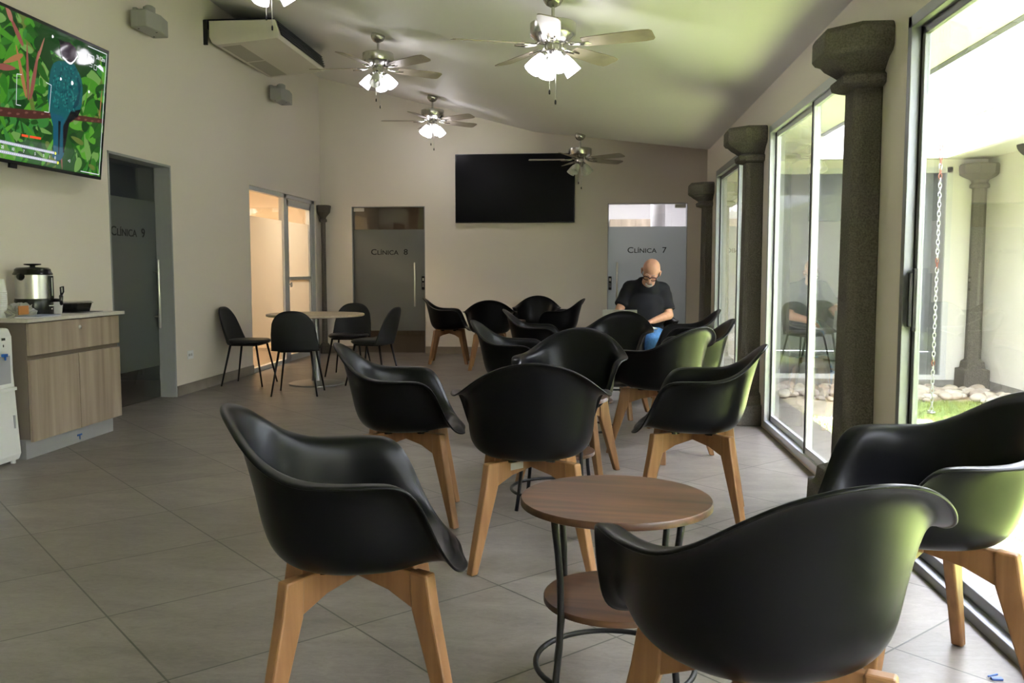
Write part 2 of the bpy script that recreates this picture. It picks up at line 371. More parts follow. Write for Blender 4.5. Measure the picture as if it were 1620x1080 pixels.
for x, lab in ((D8[1]-.055, 'small black door lock keypad at right edge of clinic 8 door'), (D7[0]+.015, 'small black door lock keypad at left edge of clinic 7 door')):
    t = thing('door_keypad', lab, 'keypad', (x, YF+.03, 1.0))
    MB().box(0, .045, -.012, .012, -.09, .10).obj('housing', BLACKP, t, bevel=.004)
    k = MB()
    for i in range(4):
        for j in range(2): k.box(.009+j*.015, .019+j*.015, -.015, -.011, .0-i*.017, .010-i*.017)
    k.obj('keys', mat('keypad_key_grey', (.35, .35, .37), .4), t)
    MB().box(.012, .033, -.016, -.011, .035, .075).obj('lock_plate', STEEL, t)
# door 9 in the left wall
r = bpy.data.objects.new('door_1', None); COL.objects.link(r); struct(r, 'dark frameless glass door lettered CLINICA 9')
gx = XL-.15
MB().box(gx-.01, gx, D9[0]+.01, D9[1]-.01, .008, D9[2]-.01).obj('glass_panel', GLASS, r)
MB().box(gx+.0005, gx+.0015, D9[0]+.011, D9[1]-.011, .30, 1.81).obj('frosted_film', FROST9, r)
lettering([('C', .112), ('LÍNICA', .088), (' ', .16), ('9', .112)], 'lettering', LETTER, look_frame((gx+.004, 7.126, 1.478), (0, 1, 0), (0, 0, 1)), r, .567)
MB().cap((gx+.05, 7.83, .66), (gx+.05, 7.83, 1.27), .014, .014).cap((gx+.05, 7.83, .76), (gx, 7.83, .76), .008, .008).cap((gx+.05, 7.83, 1.17), (gx, 7.83, 1.17), .008, .008).obj('door_handle', STEEL, r, 'auto')
JAMB = mat('grey_door_jamb', (.33, .34, .34), .5)
MB().box(XL-.15, XL+.003, D9[1]-.02, D9[1], 0, D9[2]).box(XL-.15, XL+.003, D9[0], D9[0]+.02, 0, D9[2]).box(XL-.15, XL+.003, D9[0], D9[1], D9[2]-.02, D9[2]).obj('door_frame', JAMB, r)
# glazed aluminium partition at the far left
r = bpy.data.objects.new('door_4', None); COL.objects.link(r); struct(r, 'grey aluminium glazed door and fixed pane of a warm lit office')
fx0, fx1 = XL-.09, XL-.02
yd = 11.03
fr = MB().box(fx0, fx1, GP[0], GP[0]+.03, 0, GP[2]).box(fx0, fx1, GP[1]-.14, GP[1], 0, GP[2]).box(fx0, fx1, GP[0], GP[1], GP[2]-.05, GP[2]).box(fx0, fx1, GP[0], yd, 0, .05).box(fx0, fx1, yd-.05, yd+.06, 0, GP[2])
fr.obj('door_frame', ALUL, r, bevel=.003)
lf = MB(); a, b = yd+.07, GP[1]-.15
lf.box(fx0+.01, fx1-.005, a, a+.06, .01, GP[2]-.06).box(fx0+.01, fx1-.005, b-.05, b, .01, GP[2]-.06).box(fx0+.01, fx1-.005, a, b, GP[2]-.14, GP[2]-.06).box(fx0+.01, fx1-.005, a, b, .01, .09).box(fx0+.01, fx1-.005, a, b, 1.06, 1.10)
lf.obj('door_leaf', ALUL, r, bevel=.003)
MB().box(fx0+.03, fx0+.038, GP[0]+.03, yd-.05, .05, GP[2]-.05).obj('fixed_pane', GLASS, r)
MB().box(fx0+.03, fx0+.038, a+.06, b-.05, .09, GP[2]-.14).obj('door_pane', GLASS, r)
MB().box(fx0+.039, fx0+.040, GP[0]+.03, yd-.05, .30, 1.81).box(fx0+.039, fx0+.040, a+.06, b-.05, .09, 1.81).obj('frosted_film', FROSTW, r)
MB().cap((fx1+.03, a+.03, .98), (fx1+.03, a+.03, 1.02), .012, .012).cap((fx1-.01, a+.03, 1.0), (fx1+.03, a+.03, 1.0), .008, .008).obj('door_handle', STEEL, r, 'auto')

# ------------------------------------------------------------------ windows of the right wall
def window_unit(name, y0, y1, z0, z1, mull, m_out, m_sash, fw=.055, inset=-.012, label=None, sw=.034):
    r = bpy.data.objects.new(name, None); COL.objects.link(r); struct(r, label)
    xa, xb = XR+inset, XR+.066
    f = MB().box(xa, xb, y0, y0+fw*.8, z0, z1).box(xa, xb, y1-fw*.8, y1, z0, z1).box(xa, xb, y0, y1, z1-fw, z1).box(xa, xb, y0, y1, z0, z0+fw*.8)
    f.obj('window_frame', m_out, r, bevel=.003)
    ed = [y0+fw*.8] + list(mull) + [y1-fw*.8]
    s = MB(); g = MB(); k = MB()
    for i in range(len(ed)-1):
        a, b = ed[i], ed[i+1]; w_ = sw; xo = XR+.004 + (.026 if i % 2 else 0)
        s.box(xo, xo+.024, a, a+w_, z0+fw*.8, z1-fw).box(xo, xo+.024, b-w_, b, z0+fw*.8, z1-fw).box(xo, xo+.024, a, b, z1-fw-w_, z1-fw).box(xo, xo+.024, a, b, z0+fw*.8, z0+fw*.8+w_+.01)
        g.box(xo+.012, xo+.018, a+w_, b-w_, z0+fw*.8+w_, z1-fw-w_)
        k.box(xo-.004, xo, a+.001, a+.007, z0+fw*.8, z1-fw).box(xo-.004, xo, b-.007, b-.001, z0+fw*.8, z1-fw)
    s.obj('sash', m_sash, r, bevel=.003); g.obj('window_pane', GLASS, r); k.obj('seal', DARKSEAL, r)
    return r
w3 = window_unit('window_3', ND[0], ND[1], 0.0, ND[2], (-.15, 1.25, 2.70), ALU, ALU, .045, label='sliding glass door in grey aluminium at right edge')
MB().box(XR+.012, XR+.03, 3.745, 3.765, .93, 1.19).box(XR-.004, XR+.014, 3.748, 3.762, .95, 1.17).obj('door_handle', BLACKP, w3, bevel=.004)
window_unit('window_2', W2[0], W2[1], .03, W2[2], (5.47,), ALUL, ALUL, .05, label='tall two pane window between the stone pilasters')
window_unit('window_1', W1[0], W1[1], 0.0, W1[2], (8.15,), ALU, ALU, .06, label='far tall sliding window beside the man')

# ------------------------------------------------------------------ stone pilasters
def pilaster(y0, xi, name_label, cap=True, wall=XR, zc_=2.258, w_=.21):
    """half-round-shouldered pilaster on the right wall; y0 = near face of the shaft"""
    t = thing('stone_pilaster', name_label, 'column', (wall, y0 + w_/2, 0))
    def hp(rad, dep, ch): return [(0, -rad), (-dep+ch, -rad), (-dep, -rad+ch), (-dep, rad-ch), (-dep+ch, rad), (0, rad)]
    d = wall - xi; R = w_/2
    def solid(name, layers):
        mb = MB(); n = 6; vs = []
        for z, rad, dep, ch in layers: vs += [(x, y, z) for x, y in hp(rad, dep, ch)]
        fs = [tuple(range(n))[::-1], tuple((len(layers)-1)*n+k for k in range(n))]
        for i in range(len(layers)-1):
            for k in range(n): fs.append((i*n+k, i*n+(k+1) % n, (i+1)*n+(k+1) % n, (i+1)*n+k))
        mb.add(vs, fs); return mb.obj(name, STONE, t, bevel=.008)
    solid('shaft', [(.2, R+.01, d+.01, .03), (1.0, R, d, .03), (zc_-.24, R-.006, d-.006, .03)])
    solid('base', [(0, R+.125, d+.09, .02), (.155, R+.12, d+.085, .02), (.16, R+.08, d+.06, .02), (.225, R+.07, d+.055, .02), (.25, R+.02, d+.02, .02)])
    solid('capital', [(zc_-.26, R, d, .03), (zc_-.245, R+.04, d+.05, .04), (zc_-.21, R+.045, d+.055, .04), (zc_-.195, R+.015, d+.025, .04), (zc_-.18, R+.03, d+.045, .05),
                      (zc_-.150, R+.065, d+.09, .07), (zc_-.140, R+.08, d+.10, .09), (zc_-.125, R+.115, d+.125, .11), (zc_-.105, R+.13, d+.14, .12), (zc_-.025, R+.13, d+.14, .12), (zc_, R+.115, d+.125, .12)])
    return t
pilaster(4.157, 1.163, 'nearest dark stone pilaster between the sliding door and the window')
pilaster(6.93, 1.155, 'middle dark stone pilaster left of the two pane window')
pilaster(9.80, 1.185, 'farthest slim dark stone pilaster beside the far corner', w_=.20, zc_=2.125)
# slim corner pilaster at the far left
t = thing('stone_pilaster', 'thin dark stone pilaster in far left corner beside the glazed partition', 'column', (-3.80, 12.33, 0))
def nprof(name, layers, m=STONE, n=8, rot=PI/8):
    mb = MB(); vs = []
    for z, rr in layers: vs += [(rr*math.cos(2*PI*k/n+rot), rr*math.sin(2*PI*k/n+rot), z) for k in range(n)]
    fs = [tuple(range(n))[::-1], tuple((len(layers)-1)*n+k for k in range(n))] + [(i*n+k, i*n+(k+1) % n, (i+1)*n+(k+1) % n, (i+1)*n+k) for i in range(len(layers)-1) for k in range(n)]
    return mb.add(vs, fs).obj(name, m, t, bevel=.005)
nprof('shaft', [(0.1, .04), (1.0, .034), (1.9, .034)]); nprof('base', [(0, .07), (.12, .068), (.15, .045)])
nprof('capital', [(1.86, .036), (1.87, .055), (1.90, .055), (1.915, .04), (1.94, .05), (2.0, .10), (2.09, .115), (2.10, .105)])

# ------------------------------------------------------------------ armchairs
def shell_mesh():
    K = {0: [(.10,.441),(.17,.450),(.215,.455),(.243,.452),(.255,.446),(.265,.437),(.274,.421)],
         22: [(.10,.441),(.18,.450),(.228,.457),(.262,.456),(.274,.450),(.285,.441),(.295,.426)],
         38: [(.11,.440),(.195,.450),(.248,.459),(.282,.462),(.293,.460),(.304,.453),(.313,.442)],
         47: [(.11,.440),(.20,.450),(.252,.466),(.286,.479),(.298,.483),(.312,.480),(.323,.473)],
         55: [(.12,.439),(.205,.449),(.254,.474),(.280,.507),(.293,.528),(.308,.541),(.323,.540)],
         63: [(.12,.438),(.206,.448),(.252,.484),(.271,.545),(.282,.594),(.298,.627),(.323,.637)],
         71: [(.12,.438),(.204,.448),(.247,.487),(.261,.565),(.270,.640),(.289,.674),(.323,.680)],
         80: [(.12,.438),(.200,.448),(.243,.490),(.255,.575),(.264,.655),(.284,.686),(.321,.690)],
         100: [(.12,.437),(.196,.447),(.238,.493),(.251,.580),(.262,.658),(.284,.689),(.322,.692)],
         115: [(.12,.437),(.194,.447),(.238,.495),(.253,.590),(.267,.667),(.291,.697),(.330,.698)],
         128: [(.12,.437),(.192,.447),(.238,.498),(.258,.600),(.277,.685),(.300,.718),(.336,.727)],
         140: [(.12,.437),(.189,.447),(.236,.502),(.261,.615),(.284,.710),(.305,.752),(.334,.769)],
         152: [(.12,.437),(.186,.447),(.233,.505),(.260,.630),(.288,.742),(.306,.787),(.329,.806)],
         166: [(.12,.437),(.183,.447),(.229,.509),(.258,.640),(.290,.763),(.307,.810),(.329,.832)],
         180: [(.12,.437),(.18,.447),(.227,.512),(.257,.645),(.291,.768),(.309,.816),(.331,.841)]}
    ang = sorted(K); full = ang + [360-a for a in ang[::-1] if 0 < a < 180]
    vals = np.array([K[a if a <= 180 else 360-a] for a in full], float)       # (n,5,2)
    A = np.array(full, float); n = len(full)
    # periodic cubic hermite
    Ae = np.concatenate([[A[-1]-360], A, [360., 360+A[1]]]); Ve = np.concatenate([vals[-1:], vals, vals[:1], vals[1:2]])
    def interp(t):
        i = int(np.searchsorted(Ae, t, side='right')-1); i = min(max(i, 1), len(Ae)-3)
        h = Ae[i+1]-Ae[i]; u = (t-Ae[i])/h
        m0 = (Ve[i+1]-Ve[i-1])/(Ae[i+1]-Ae[i-1])*h; m1 = (Ve[i+2]-Ve[i])/(Ae[i+2]-Ae[i])*h
        return (2*u**3-3*u**2+1)*Ve[i] + (u**3-2*u**2+u)*m0 + (-2*u**3+3*u**2)*Ve[i+1] + (u**3-u**2)*m1
    NT, NS = 72, 3
    vs = [(0, 0, .437)]; rings = 0; cols = []
    for j in range(NT):
        t = 360.0*j/NT; p = interp(t); pts = np.concatenate([[[0, .437]], p]); out = []
        pe = np.concatenate([[2*pts[0]-pts[1]], pts, [2*pts[-1]-pts[-2]]])
        for i in range(1, len(pe)-2):
            for q in range(NS):
                u = q/NS; a0, a1, a2, a3 = pe[i-1], pe[i], pe[i+1], pe[i+2]
                out.append(.5*((2*a1)+(-a0+a2)*u+(2*a0-5*a1+4*a2-a3)*u*u+(-a0+3*a1-3*a2+a3)*u**3))
        out.append(pts[-1]); out = out[1:]
        e = pts[-1]; d = pts[-1]-pts[-2]; out.append(e + np.array([.007, -.002])); out.append(e + np.array([.0095, -.008]))
        th = math.radians(t); cols.append([(-r*math.sin(th), r*math.cos(th), z) for r, z in out])
    R = len(cols[0]); mb = MB()
    for c in cols: vs += c
    fs = []
    for j in range(NT):
        a = 1+j*R; b = 1+((j+1) % NT)*R; fs.append((0, a, b))
        for i in range(R-1): fs.append((a+i, a+i+1, b+i+1, b+i))
    mb.add(vs, fs)
    return mb
GROUP_NONE = None
def make_armchair():
    t = thing('armchair', '', 'armchair')
    baked(shell_mesh(), [('SOLIDIFY', dict(thickness=.0065, offset=-1)), ('SUBSURF', dict(levels=1, render_levels=1))], 'seat_shell', PLASTIC, t)
    fr = MB(); br = MB()
    for k in range(4):
        a = PI/4 + k*PI/2; ca, sa = math.cos(a), math.sin(a); per = (-sa, ca)
        def pris(poly, th):
            mb = MB(); n = len(poly)
            vs = [(u*ca+per[0]*s*th/2, u*sa+per[1]*s*th/2, z) for s in (-1, 1) for u, z in poly]
            fs = [tuple(range(n))[::-1], tuple(range(n, 2*n))] + [(i, (i+1) % n, n+(i+1) % n, n+i) for i in range(n)]
            return mb.add(vs, fs)
        q = pris([(0.0, .380), (.12, .362), (.205, .330), (.245, .330), (.252, .426), (.0, .426)], .026); fr.add(q.v, q.f)
        pris([(.196, .428), (.202, .330), (.314, .002), (.346, .002), (.268, .345), (.254, .428)], .036).obj('leg', BEECH, t, bevel=.006, seg=2)
        MB().lathe([(.028, .418), (.028, .446)], 12, (.12*ca, .12*sa, 0)).obj('mounting_pad', BLACKP, t, 'auto')
    fr.obj('leg_frame', BEECH, t, bevel=.004)
    return t
arm0 = make_armchair()
# front = local +Y ; heading given as the compass angle of the facing direction (0 = +X, 90 = +Y)
ARM = [
 (-.615, 2.25, 15, 'black shell armchair at left of the nearest side table, facing right, beech legs'),
 (-.885, 4.14, 8, 'black shell armchair facing right, behind the nearest left armchair'),
 (-.245, 3.58, 95, 'black armchair seen squarely from behind, just beyond the nearest side table'),
 (.338, 1.75, 111, 'largest black armchair in right foreground, seen from behind over its curved back'),
 (.945, 2.58, 184, 'black armchair against the sliding door, its back cut by the right picture edge'),
 (.483, 4.24, 172, 'black armchair facing left in front of the nearest stone pilaster, green glint on back'),
 (.442, 5.70, 134, 'black armchair with broad green-lit back turned to the window, facing away left'),
 (-.125, 5.03, -102, 'black armchair facing the viewer behind the squarely rear-facing armchair'),
 (.17, 7.26, -110, 'black armchair facing the viewer directly in front of the seated man'),
 (-.50, 6.08, -3, 'black armchair facing right, in the middle row left of the hooped table'),
 (-.456, 7.85, 0, 'black armchair facing right, partly hidden behind another right-facing one near the far wall'),
 (.68, 6.41, 183, 'black armchair by the window with rounded inner back visible, behind the green-lit one'),
 (.80, 7.98, 180, 'black armchair facing left by the middle pilaster, right of the seated man'),
 (-1.82, 11.2, 5, 'lone black armchair against far wall beside clinic 8 door, facing right'),
 (-1.22, 10.55, 95, 'black armchair seen from behind at the small table under the far television'),
 (-.74, 11.85, -90, 'black armchair facing the viewer against the far wall under the television'),
 (-.42, 11.05, 168, 'black armchair facing left at right side of the far small table'),
 (.53, 8.88, -92, 'black armchair the man in the black shirt sits in'),
]
for i, (x, y, h, lab) in enumerate(ARM):
    rz = math.radians(h - 90)
    if i == 0: arm0.location = (x, y, 0); arm0.rotation_euler = (0, 0, rz); arm0['label'] = lab; arm0['group'] = 'black shell armchairs of the waiting room'
    else: dup(arm0, (x, y, 0), rz, lab, 'black shell armchairs of the waiting room')
# maker's label under the squarely seen chair
lb = MB().box(-.035, .035, -.001, .001, 0, .028).obj('paper_label', mat('label_paper', (.45, .43, .40), .6), None)
cc = [o for o in COL.objects if o.get('label') == ARM[2][3]][0]
lb.parent = cc; lb.location = (-.058, -.082, .385); lb.rotation_euler = (0, 0, math.radians(45))

# ------------------------------------------------------------------ hooped side tables
def make_side_table():
    t = thing('side_table', '', 'side table')
    MB().lathe([(.0, .533), (.255, .533), (.265, .537), (.265, .551), (.262, .555), (0, .555)], 64).obj('table_top', WALNUT, t, 'auto')
    MB().lathe([(.0, .258), (.192, .258), (.2, .261), (.2, .274), (.198, .277), (0, .277)], 56).obj('shelf', WALNUT, t, 'auto')
    MB().tube([(.222*math.cos(2*PI*k/48), .222*math.sin(2*PI*k/48), .08) for k in range(48)], .008, 10, closed=True).obj('foot_ring', BLKMET, t, True)
    for k in range(4):
        a = PI/4 + k*PI/2 + .12; pts = []
        for z, rr in ((.533, .232), (.50, .228), (.44, .218), (.36, .209), (.27, .207), (.18, .212), (.08, .226), (.0, .240)): pts.append((rr*math.cos(a), rr*math.sin(a), z))
        MB().tube(pts, .0095, 10).tube([(.232*math.cos(a), .232*math.sin(a), .528), (.14*math.cos(a), .14*math.sin(a), .528)], .008, 8).obj('leg', BLKMET, t, True)
    return t
st0 = make_side_table(); st0.location = (.07, 2.43, 0); st0.rotation_euler = (0, 0, math.radians(-7)); st0['label'] = 'nearest round walnut side table with lower shelf and black hoop'; st0['group'] = 'round walnut side tables'
dup(st0, (-.18, 4.42, 0), math.radians(-12), 'round walnut side table behind the squarely rear-facing armchair', 'round walnut side tables')
dup(st0, (-.05, 6.2, 0), math.radians(0), 'round walnut side table in front of the green-lit armchair, mostly hidden', 'round walnut side tables')
dup(st0, (-1.10, 11.16, 0), math.radians(0), 'far small round side table under the wall television', 'round walnut side tables')
dup(st0, (.20, 8.42, 0), math.radians(0), 'round walnut side table at the man holding the open laptop', 'round walnut side tables')

# ------------------------------------------------------------------ dining set at far left
def make_side_chair():
    t = thing('dining_chair', '', 'chair')
    NU, NV = 24, 14; mb = MB(); vs = []
    for j in range(NV+1):
        v = j/NV
        for i in range(NU+1):
            u = -1 + 2*i/NU
            top = .382*(.42 + .58*(max(0, 1-abs(u)**2.7))**.5)
            z = .425 + v*top
            wd = .222 - .012*v
            zr = (z-.425)/.382
            y = -.205 - .072*zr - .012*math.sin(zr*PI) + (.095*(1-.6*zr))*u*u
            vs.append((u*wd, y, z))
    fs = [(j*(NU+1)+i, j*(NU+1)+i+1, (j+1)*(NU+1)+i+1, (j+1)*(NU+1)+i) for j in range(NV) for i in range(NU)]
    mb.add(vs, fs)
    baked(mb, [('SOLIDIFY', dict(thickness=.012, offset=0))], 'backrest', mat('matt_black_fabric', (.012, .012, .013), .6), t)
    def sq(rx, ry, z, n=40, p=2.6, cy=0): 
        out = []
        for k in range(n):
            a = 2*PI*k/n; c, s_ = math.cos(a), math.sin(a)
            out.append((rx*math.copysign(abs(c)**(2/p), c), cy+ry*math.copysign(abs(s_)**(2/p), s_), z))
        return out
    mb = MB(); n = 40; L_ = [(.17, .16, .425), (.205, .195, .43), (.222, .212, .445), (.22, .21, .46), (.20, .19, .472), (.12, .12, .474)]
    vs = [p for rx, ry, z in L_ for p in sq(rx, ry, z)]
    fs = [tuple(range(n))[::-1], tuple((len(L_)-1)*n+k for k in range(n))] + [(i*n+k, i*n+(k+1) % n, (i+1)*n+(k+1) % n, (i+1)*n+k) for i in range(len(L_)-1) for k in range(n)]
    mb.add(vs, fs).obj('seat', mat('black_leatherette', (.010, .010, .011), .4), t, True)
    fr = MB().tube([(-.15, .13, .418), (.15, .13, .418)], .009, 8).tube([(-.15, -.13, .418), (.15, -.13, .418)], .009, 8).tube([(-.14, -.13, .418), (-.14, .13, .418)], .009, 8).tube([(.14, -.13, .418), (.14, .13, .418)], .009, 8)
    fr.obj('seat_frame', BLKMET, t, True)
    for sx in (-1, 1):
        for sy in (-1, 1): MB().tube([(sx*.15, sy*.135, .425), (sx*.215, sy*.215, 0)], [.012, .008], 10).obj('leg', BLKMET, t, True)
    return t
sc0 = make_side_chair()
G2 = 'black dining chairs with thin metal legs'
SCH = [(-3.555, 8.90, 0, 'black dining chair standing beside the left wall, seen from its side'), (-2.81, 8.24, 98, 'black dining chair seen from behind at near side of round table'),
       (-2.74, 9.78, -90, 'black dining chair behind the round table, facing the viewer'), (-2.27, 9.02, 170, 'black dining chair at right side of round table, facing left')]
for i, (x, y, h, lab) in enumerate(SCH):
    rz = math.radians(h-90)
    if i == 0: sc0.location = (x, y, 0); sc0.rotation_euler = (0, 0, rz); sc0['label'] = lab; sc0['group'] = G2
    else: dup(sc0, (x, y, 0), rz, lab, G2)
def make_round_table():
    t = thing('round_table', 'round oak-topped pedestal table at far left among four black dining chairs', 'table', (-2.86, 8.97, 0))
    MB().lathe([(0, .708), (.485, .708), (.5, .715), (.5, .732), (.497, .735), (0, .735)], 72).obj('table_top', OAKTOP, t, 'auto')
    MB().lathe([(.055, .03), (.047, .10), (.036, .55), (.036, .70), (.12, .705), (.12, .708)], 32).obj('pedestal', mat('satin_steel', (.30, .30, .30), .35, .9), t, 'auto')
    MB().lathe([(0, 0), (.285, 0), (.285, .012), (.26, .022), (.12, .034), (.05, .04), (0, .04)], 56).obj('base_disc', MATS['satin_steel'], t, 'auto')
    return t
rt0 = make_round_table()

# ------------------------------------------------------------------ cabinet, counter things, dispenser
CAB = (-3.869, -3.475, 5.15, 6.20)
t = thing('storage_cabinet', 'pale wood laminate cabinet against left wall with urn on its top', 'cabinet', (0, 0, 0))
SIDE = mat('grey_brown_laminate', (.20, .165, .135), .5)
MB().box(CAB[0], CAB[1]-.002, CAB[2], CAB[3], .13, .862).obj('body', SIDE, t)
MB().box(CAB[0], -3.52, CAB[2]+.02, CAB[3]-.02, 0, .13).obj('toe_kick', mat('grey_toe_kick', (.33, .33, .33), .45), t)
MB().box(CAB[1], CAB[1]+.018, CAB[2]+.002, CAB[3]-.002, .655, .855).obj('drawer_front', LAMI, t, bevel=.0015)
ym = (CAB[2]+CAB[3])/2
MB().box(CAB[1], CAB[1]+.018, CAB[2]+.002, ym-.0035, .115, .625).obj('door', LAMI, t, bevel=.0015)
MB().box(CAB[1], CAB[1]+.018, ym+.0035, CAB[3]-.002, .115, .625).obj('door', LAMI, t, bevel=.0015)
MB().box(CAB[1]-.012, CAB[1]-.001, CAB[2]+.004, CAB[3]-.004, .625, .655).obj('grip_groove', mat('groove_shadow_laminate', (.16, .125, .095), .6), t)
MB().lathe([(.014, 0), (.014, .006), (.009, .01)], 16, M=Matrix.Rotation(PI/2, 3, 'Y'), c=(CAB[1]+.018, ym+.02, .80)).obj('drawer_lock', STEEL, t, 'auto')
MB().box(-3.869, -3.435, CAB[2]-.04, CAB[3]+.045, .862, .884).obj('countertop', mat('pale_counter_stone', (.50, .47, .42), .35, noise=(40, .06)), t, bevel=.002)
tb = MB().box(-3.519, -3.516, 5.72, 5.775, .045, .057).box(-3.518, -3.515, 5.745, 5.752, 0.02, .05); tag(tb.obj('tape_scrap', mat('blue_tape', (.03, .12, .4), .5)), 'scrap of blue tape stuck on cabinet toe kick', 'tape')
# coffee urn
t = thing('coffee_urn', 'steel and black hot drink urn with tap on the left cabinet', 'urn', (-3.685, 5.56, .8845), math.radians(-8))
MB().lathe([(0, 0), (.112, 0), (.116, .01), (.116, .10), (.112, .112), (0, .112)], 40).obj('base', BLACKP, t, 'auto')
MB().lathe([(0, .112), (.107, .112), (.107, .268), (0, .268)], 48).obj('tank', STEEL, t, 'auto')
MB().lathe([(0, .268), (.118, .268), (.120, .274), (.110, .290), (.108, .305), (.095, .315), (0, .32)], 40).obj('lid', BLACKP, t, 'auto')
MB().lathe([(.018, .315), (.016, .328), (.05, .333), (.054, .337), (.05, .341), (0, .342)], 24).obj('lid_knob', BLACKP, t, 'auto')
for s in (-1, 1): MB().ell((0, s*.10, .258), (.03, .032, .028), 14, 8).obj('handle', BLACKP, t, True)
MB().box(.095, .118, .012, .050, .112, .262).obj('gauge_panel', BLACKP, t, bevel=.004)
MB().tube([(.119, .03, .13), (.119, .03, .25)], .005, 8).obj('sight_glass', mat('sight_glass_grey', (.45, .46, .42), .1), t, True)
MB().cap((.11, .045, .10), (.165, .055, .10), .012, .010).cap((.165, .055, .125), (.165, .055, .075), .013, .010).tube([(.165, .055, .12), (.168, .05, .155), (.17, .045, .185), (.172, .07, .19), (.17, .072, .155), (.165, .058, .13)], .0055, 8).obj('tap', BLACKP, t, True)
MB().box(.116, .1175, -.0, .045, .062, .068).box(.116, .1175, .02, .03, .040, .048).obj('marking', mat('silver_print', (.6, .6, .58), .3), t)
# cups
t = thing('cup_stack', 'tall inverted stack of white foam cups at left edge of the counter', 'cup stack', (-3.70, 5.245, .8845))
st = MB()
for k in range(14): st.lathe([(.040 if k == 0 else .039, .012*k), (.041, .012*k+.004), (.039, .012*k+.009), (.038, .012*k+.012)], 24)
st.lathe([(.038, .168), (.027, .243), (0, .244)], 24); st.obj('cups', WHITEP, t, 'auto')
t = thing('foam_cup', 'single white foam cup holding a spoon on the counter', 'cup', (-3.665, 5.79, .8845))
MB().lathe([(.024, 0), (.033, .085), (.035, .088), (.031, .088), (.022, .006), (0, .006)], 24).obj('cup', WHITEP, t, 'auto')
sp = thing('spoon', 'metal spoon standing in the white foam cup', 'spoon', (-3.665, 5.79, .8945))
MB().tube([(0, 0, 0), (.01, .022, .10), (.012, .032, .15)], [.003, .0022, .0025], 8).ell((.013, .036, .165), (.003, .008, .016), 10, 8).obj('spoon_body', STEEL, sp, True)
t = thing('food_container', 'black takeaway container with clear lid on the counter', 'food container', (-3.70, 6.03, .888))
def rrect(rx, ry, z, n=8, c=.03):
    out = []
    for qx, qy, a0 in ((1, 1, 0), (-1, 1, 90), (-1, -1, 180), (1, -1, 270)):
        for k in range(n+1):
            a = math.radians(a0+90*k/n); out.append((qx*(rx-c)+c*math.cos(a), qy*(ry-c)+c*math.sin(a), z))
    return out
def rr_solid(layers, c=.03):
    mb = MB(); vs = []; n = len(rrect(.1, .1, 0))
    for rx, ry, z in layers: vs += rrect(rx, ry, z, c=c)
    return mb.add(vs, [tuple(range(n))[::-1], tuple((len(layers)-1)*n+k for k in range(n))] + [(i*n+k, i*n+(k+1) % n, (i+1)*n+(k+1) % n, (i+1)*n+k) for i in range(len(layers)-1) for k in range(n)])
rr_solid([(.075, .10, 0), (.085, .115, .055), (.085, .115, .06)]).obj('tray', BLACKP, t, 'auto')
rr_solid([(.092, .123, .060), (.092, .123, .064), (.082, .112, .074), (.07, .10, .076)]).obj('lid', mat_glass('clear_plastic_lid', (.8, .8, .8), 2.5), t, 'auto')
tag(MB().box(-3.80, -3.56, 5.88, 6.17, .8842, .8872).obj('placemat', mat('grey_mat', (.12, .11, .11), .6)), 'dark flat mat under the takeaway container', 'mat')
t = thing('brochure_stack', 'stack of white and blue leaflets at front of the counter', 'leaflets', (-3.52, 5.36, .8845), math.radians(5))
MB().box(-.07, .07, -.16, .14, 0, .008).obj('leaflets', mat('leaflet_paper', (.6, .6, .66), .5), t); MB().box(-.06, .075, -.14, .12, .008, .013).obj('top_leaflet', mat('blue_leaflet', (.32, .36, .5), .45), t)
t = thing('plastic_bag', 'crumpled clear bag with orange printed label on the counter', 'bag', (-3.62, 5.33, .885))
rnd = random.Random(3); mb = MB(); nu, nv = 22, 12; vs = []
for j in range(nv+1):
    for k in range(nu):
        a = 2*PI*k/nu; ph = PI/2*j/nv; f = 1+.28*rnd.uniform(-1, 1)*(math.sin(ph*2))
        vs.append((.075*f*math.cos(a)*math.cos(ph), .115*f*math.sin(a)*math.cos(ph), .085*f*math.sin(ph)+.001))
mb.add(vs, [(j*nu+k, j*nu+(k+1) % nu, (j+1)*nu+(k+1) % nu, (j+1)*nu+k) for j in range(nv) for k in range(nu)])
mb.obj('bag_film', mat_frost('clear_crumpled_film', (.62, .62, .62), .35, .15), t, False)
MB().box(.06, .064, -.12, -.02, .02, .075).obj('orange_label', mat('orange_print', (.48, .20, .06), .5), t)
# water dispenser
t = thing('water_dispenser', 'white water dispenser at left picture edge beside the cabinet', 'water dispenser', (0, 0, 0))
DX0, DX1, DY0, DY1 = -3.86, -3.53, 4.76, 5.10
mb = MB(); prof = [(DX0, .02), (DX1+.015, .02), (DX1+.03, .06), (DX1+.01, .40), (DX1, .56), (DX1, .78), (DX1-.02, .83), (DX0, .84)]
mb.prism(prof, DY0, DY1, 'y'); mb.obj('body', WHITEP, t, bevel=.012)
MB().box(DX1-.02, DX1+.004, DY0+.05, DY1-.035, .47, .665).obj('tap_recess', mat('recess_grey', (.36, .36, .40), .4), t)
for y, m in ((DY1-.09, mat('blue_tap', (.02, .12, .45), .4)), (DY1-.2, mat('red_tap', (.5, .03, .02), .4))): MB().box(DX1, DX1+.022, y-.02, y+.012, .662, .680).cap((DX1+.012, y, .660), (DX1+.012, y, .645), .005, .005).obj('tap', m, t)
MB().box(DX1-.01, DX1+.04, DY0+.05, DY1-.035, .455, .475).obj('drip_tray', WHITEP, t)
MB().box(DX1+.012, DX1+.026, DY1-.05, DY1-.04, .22, .30).obj('door_grip', mat('recess_grey'), t)
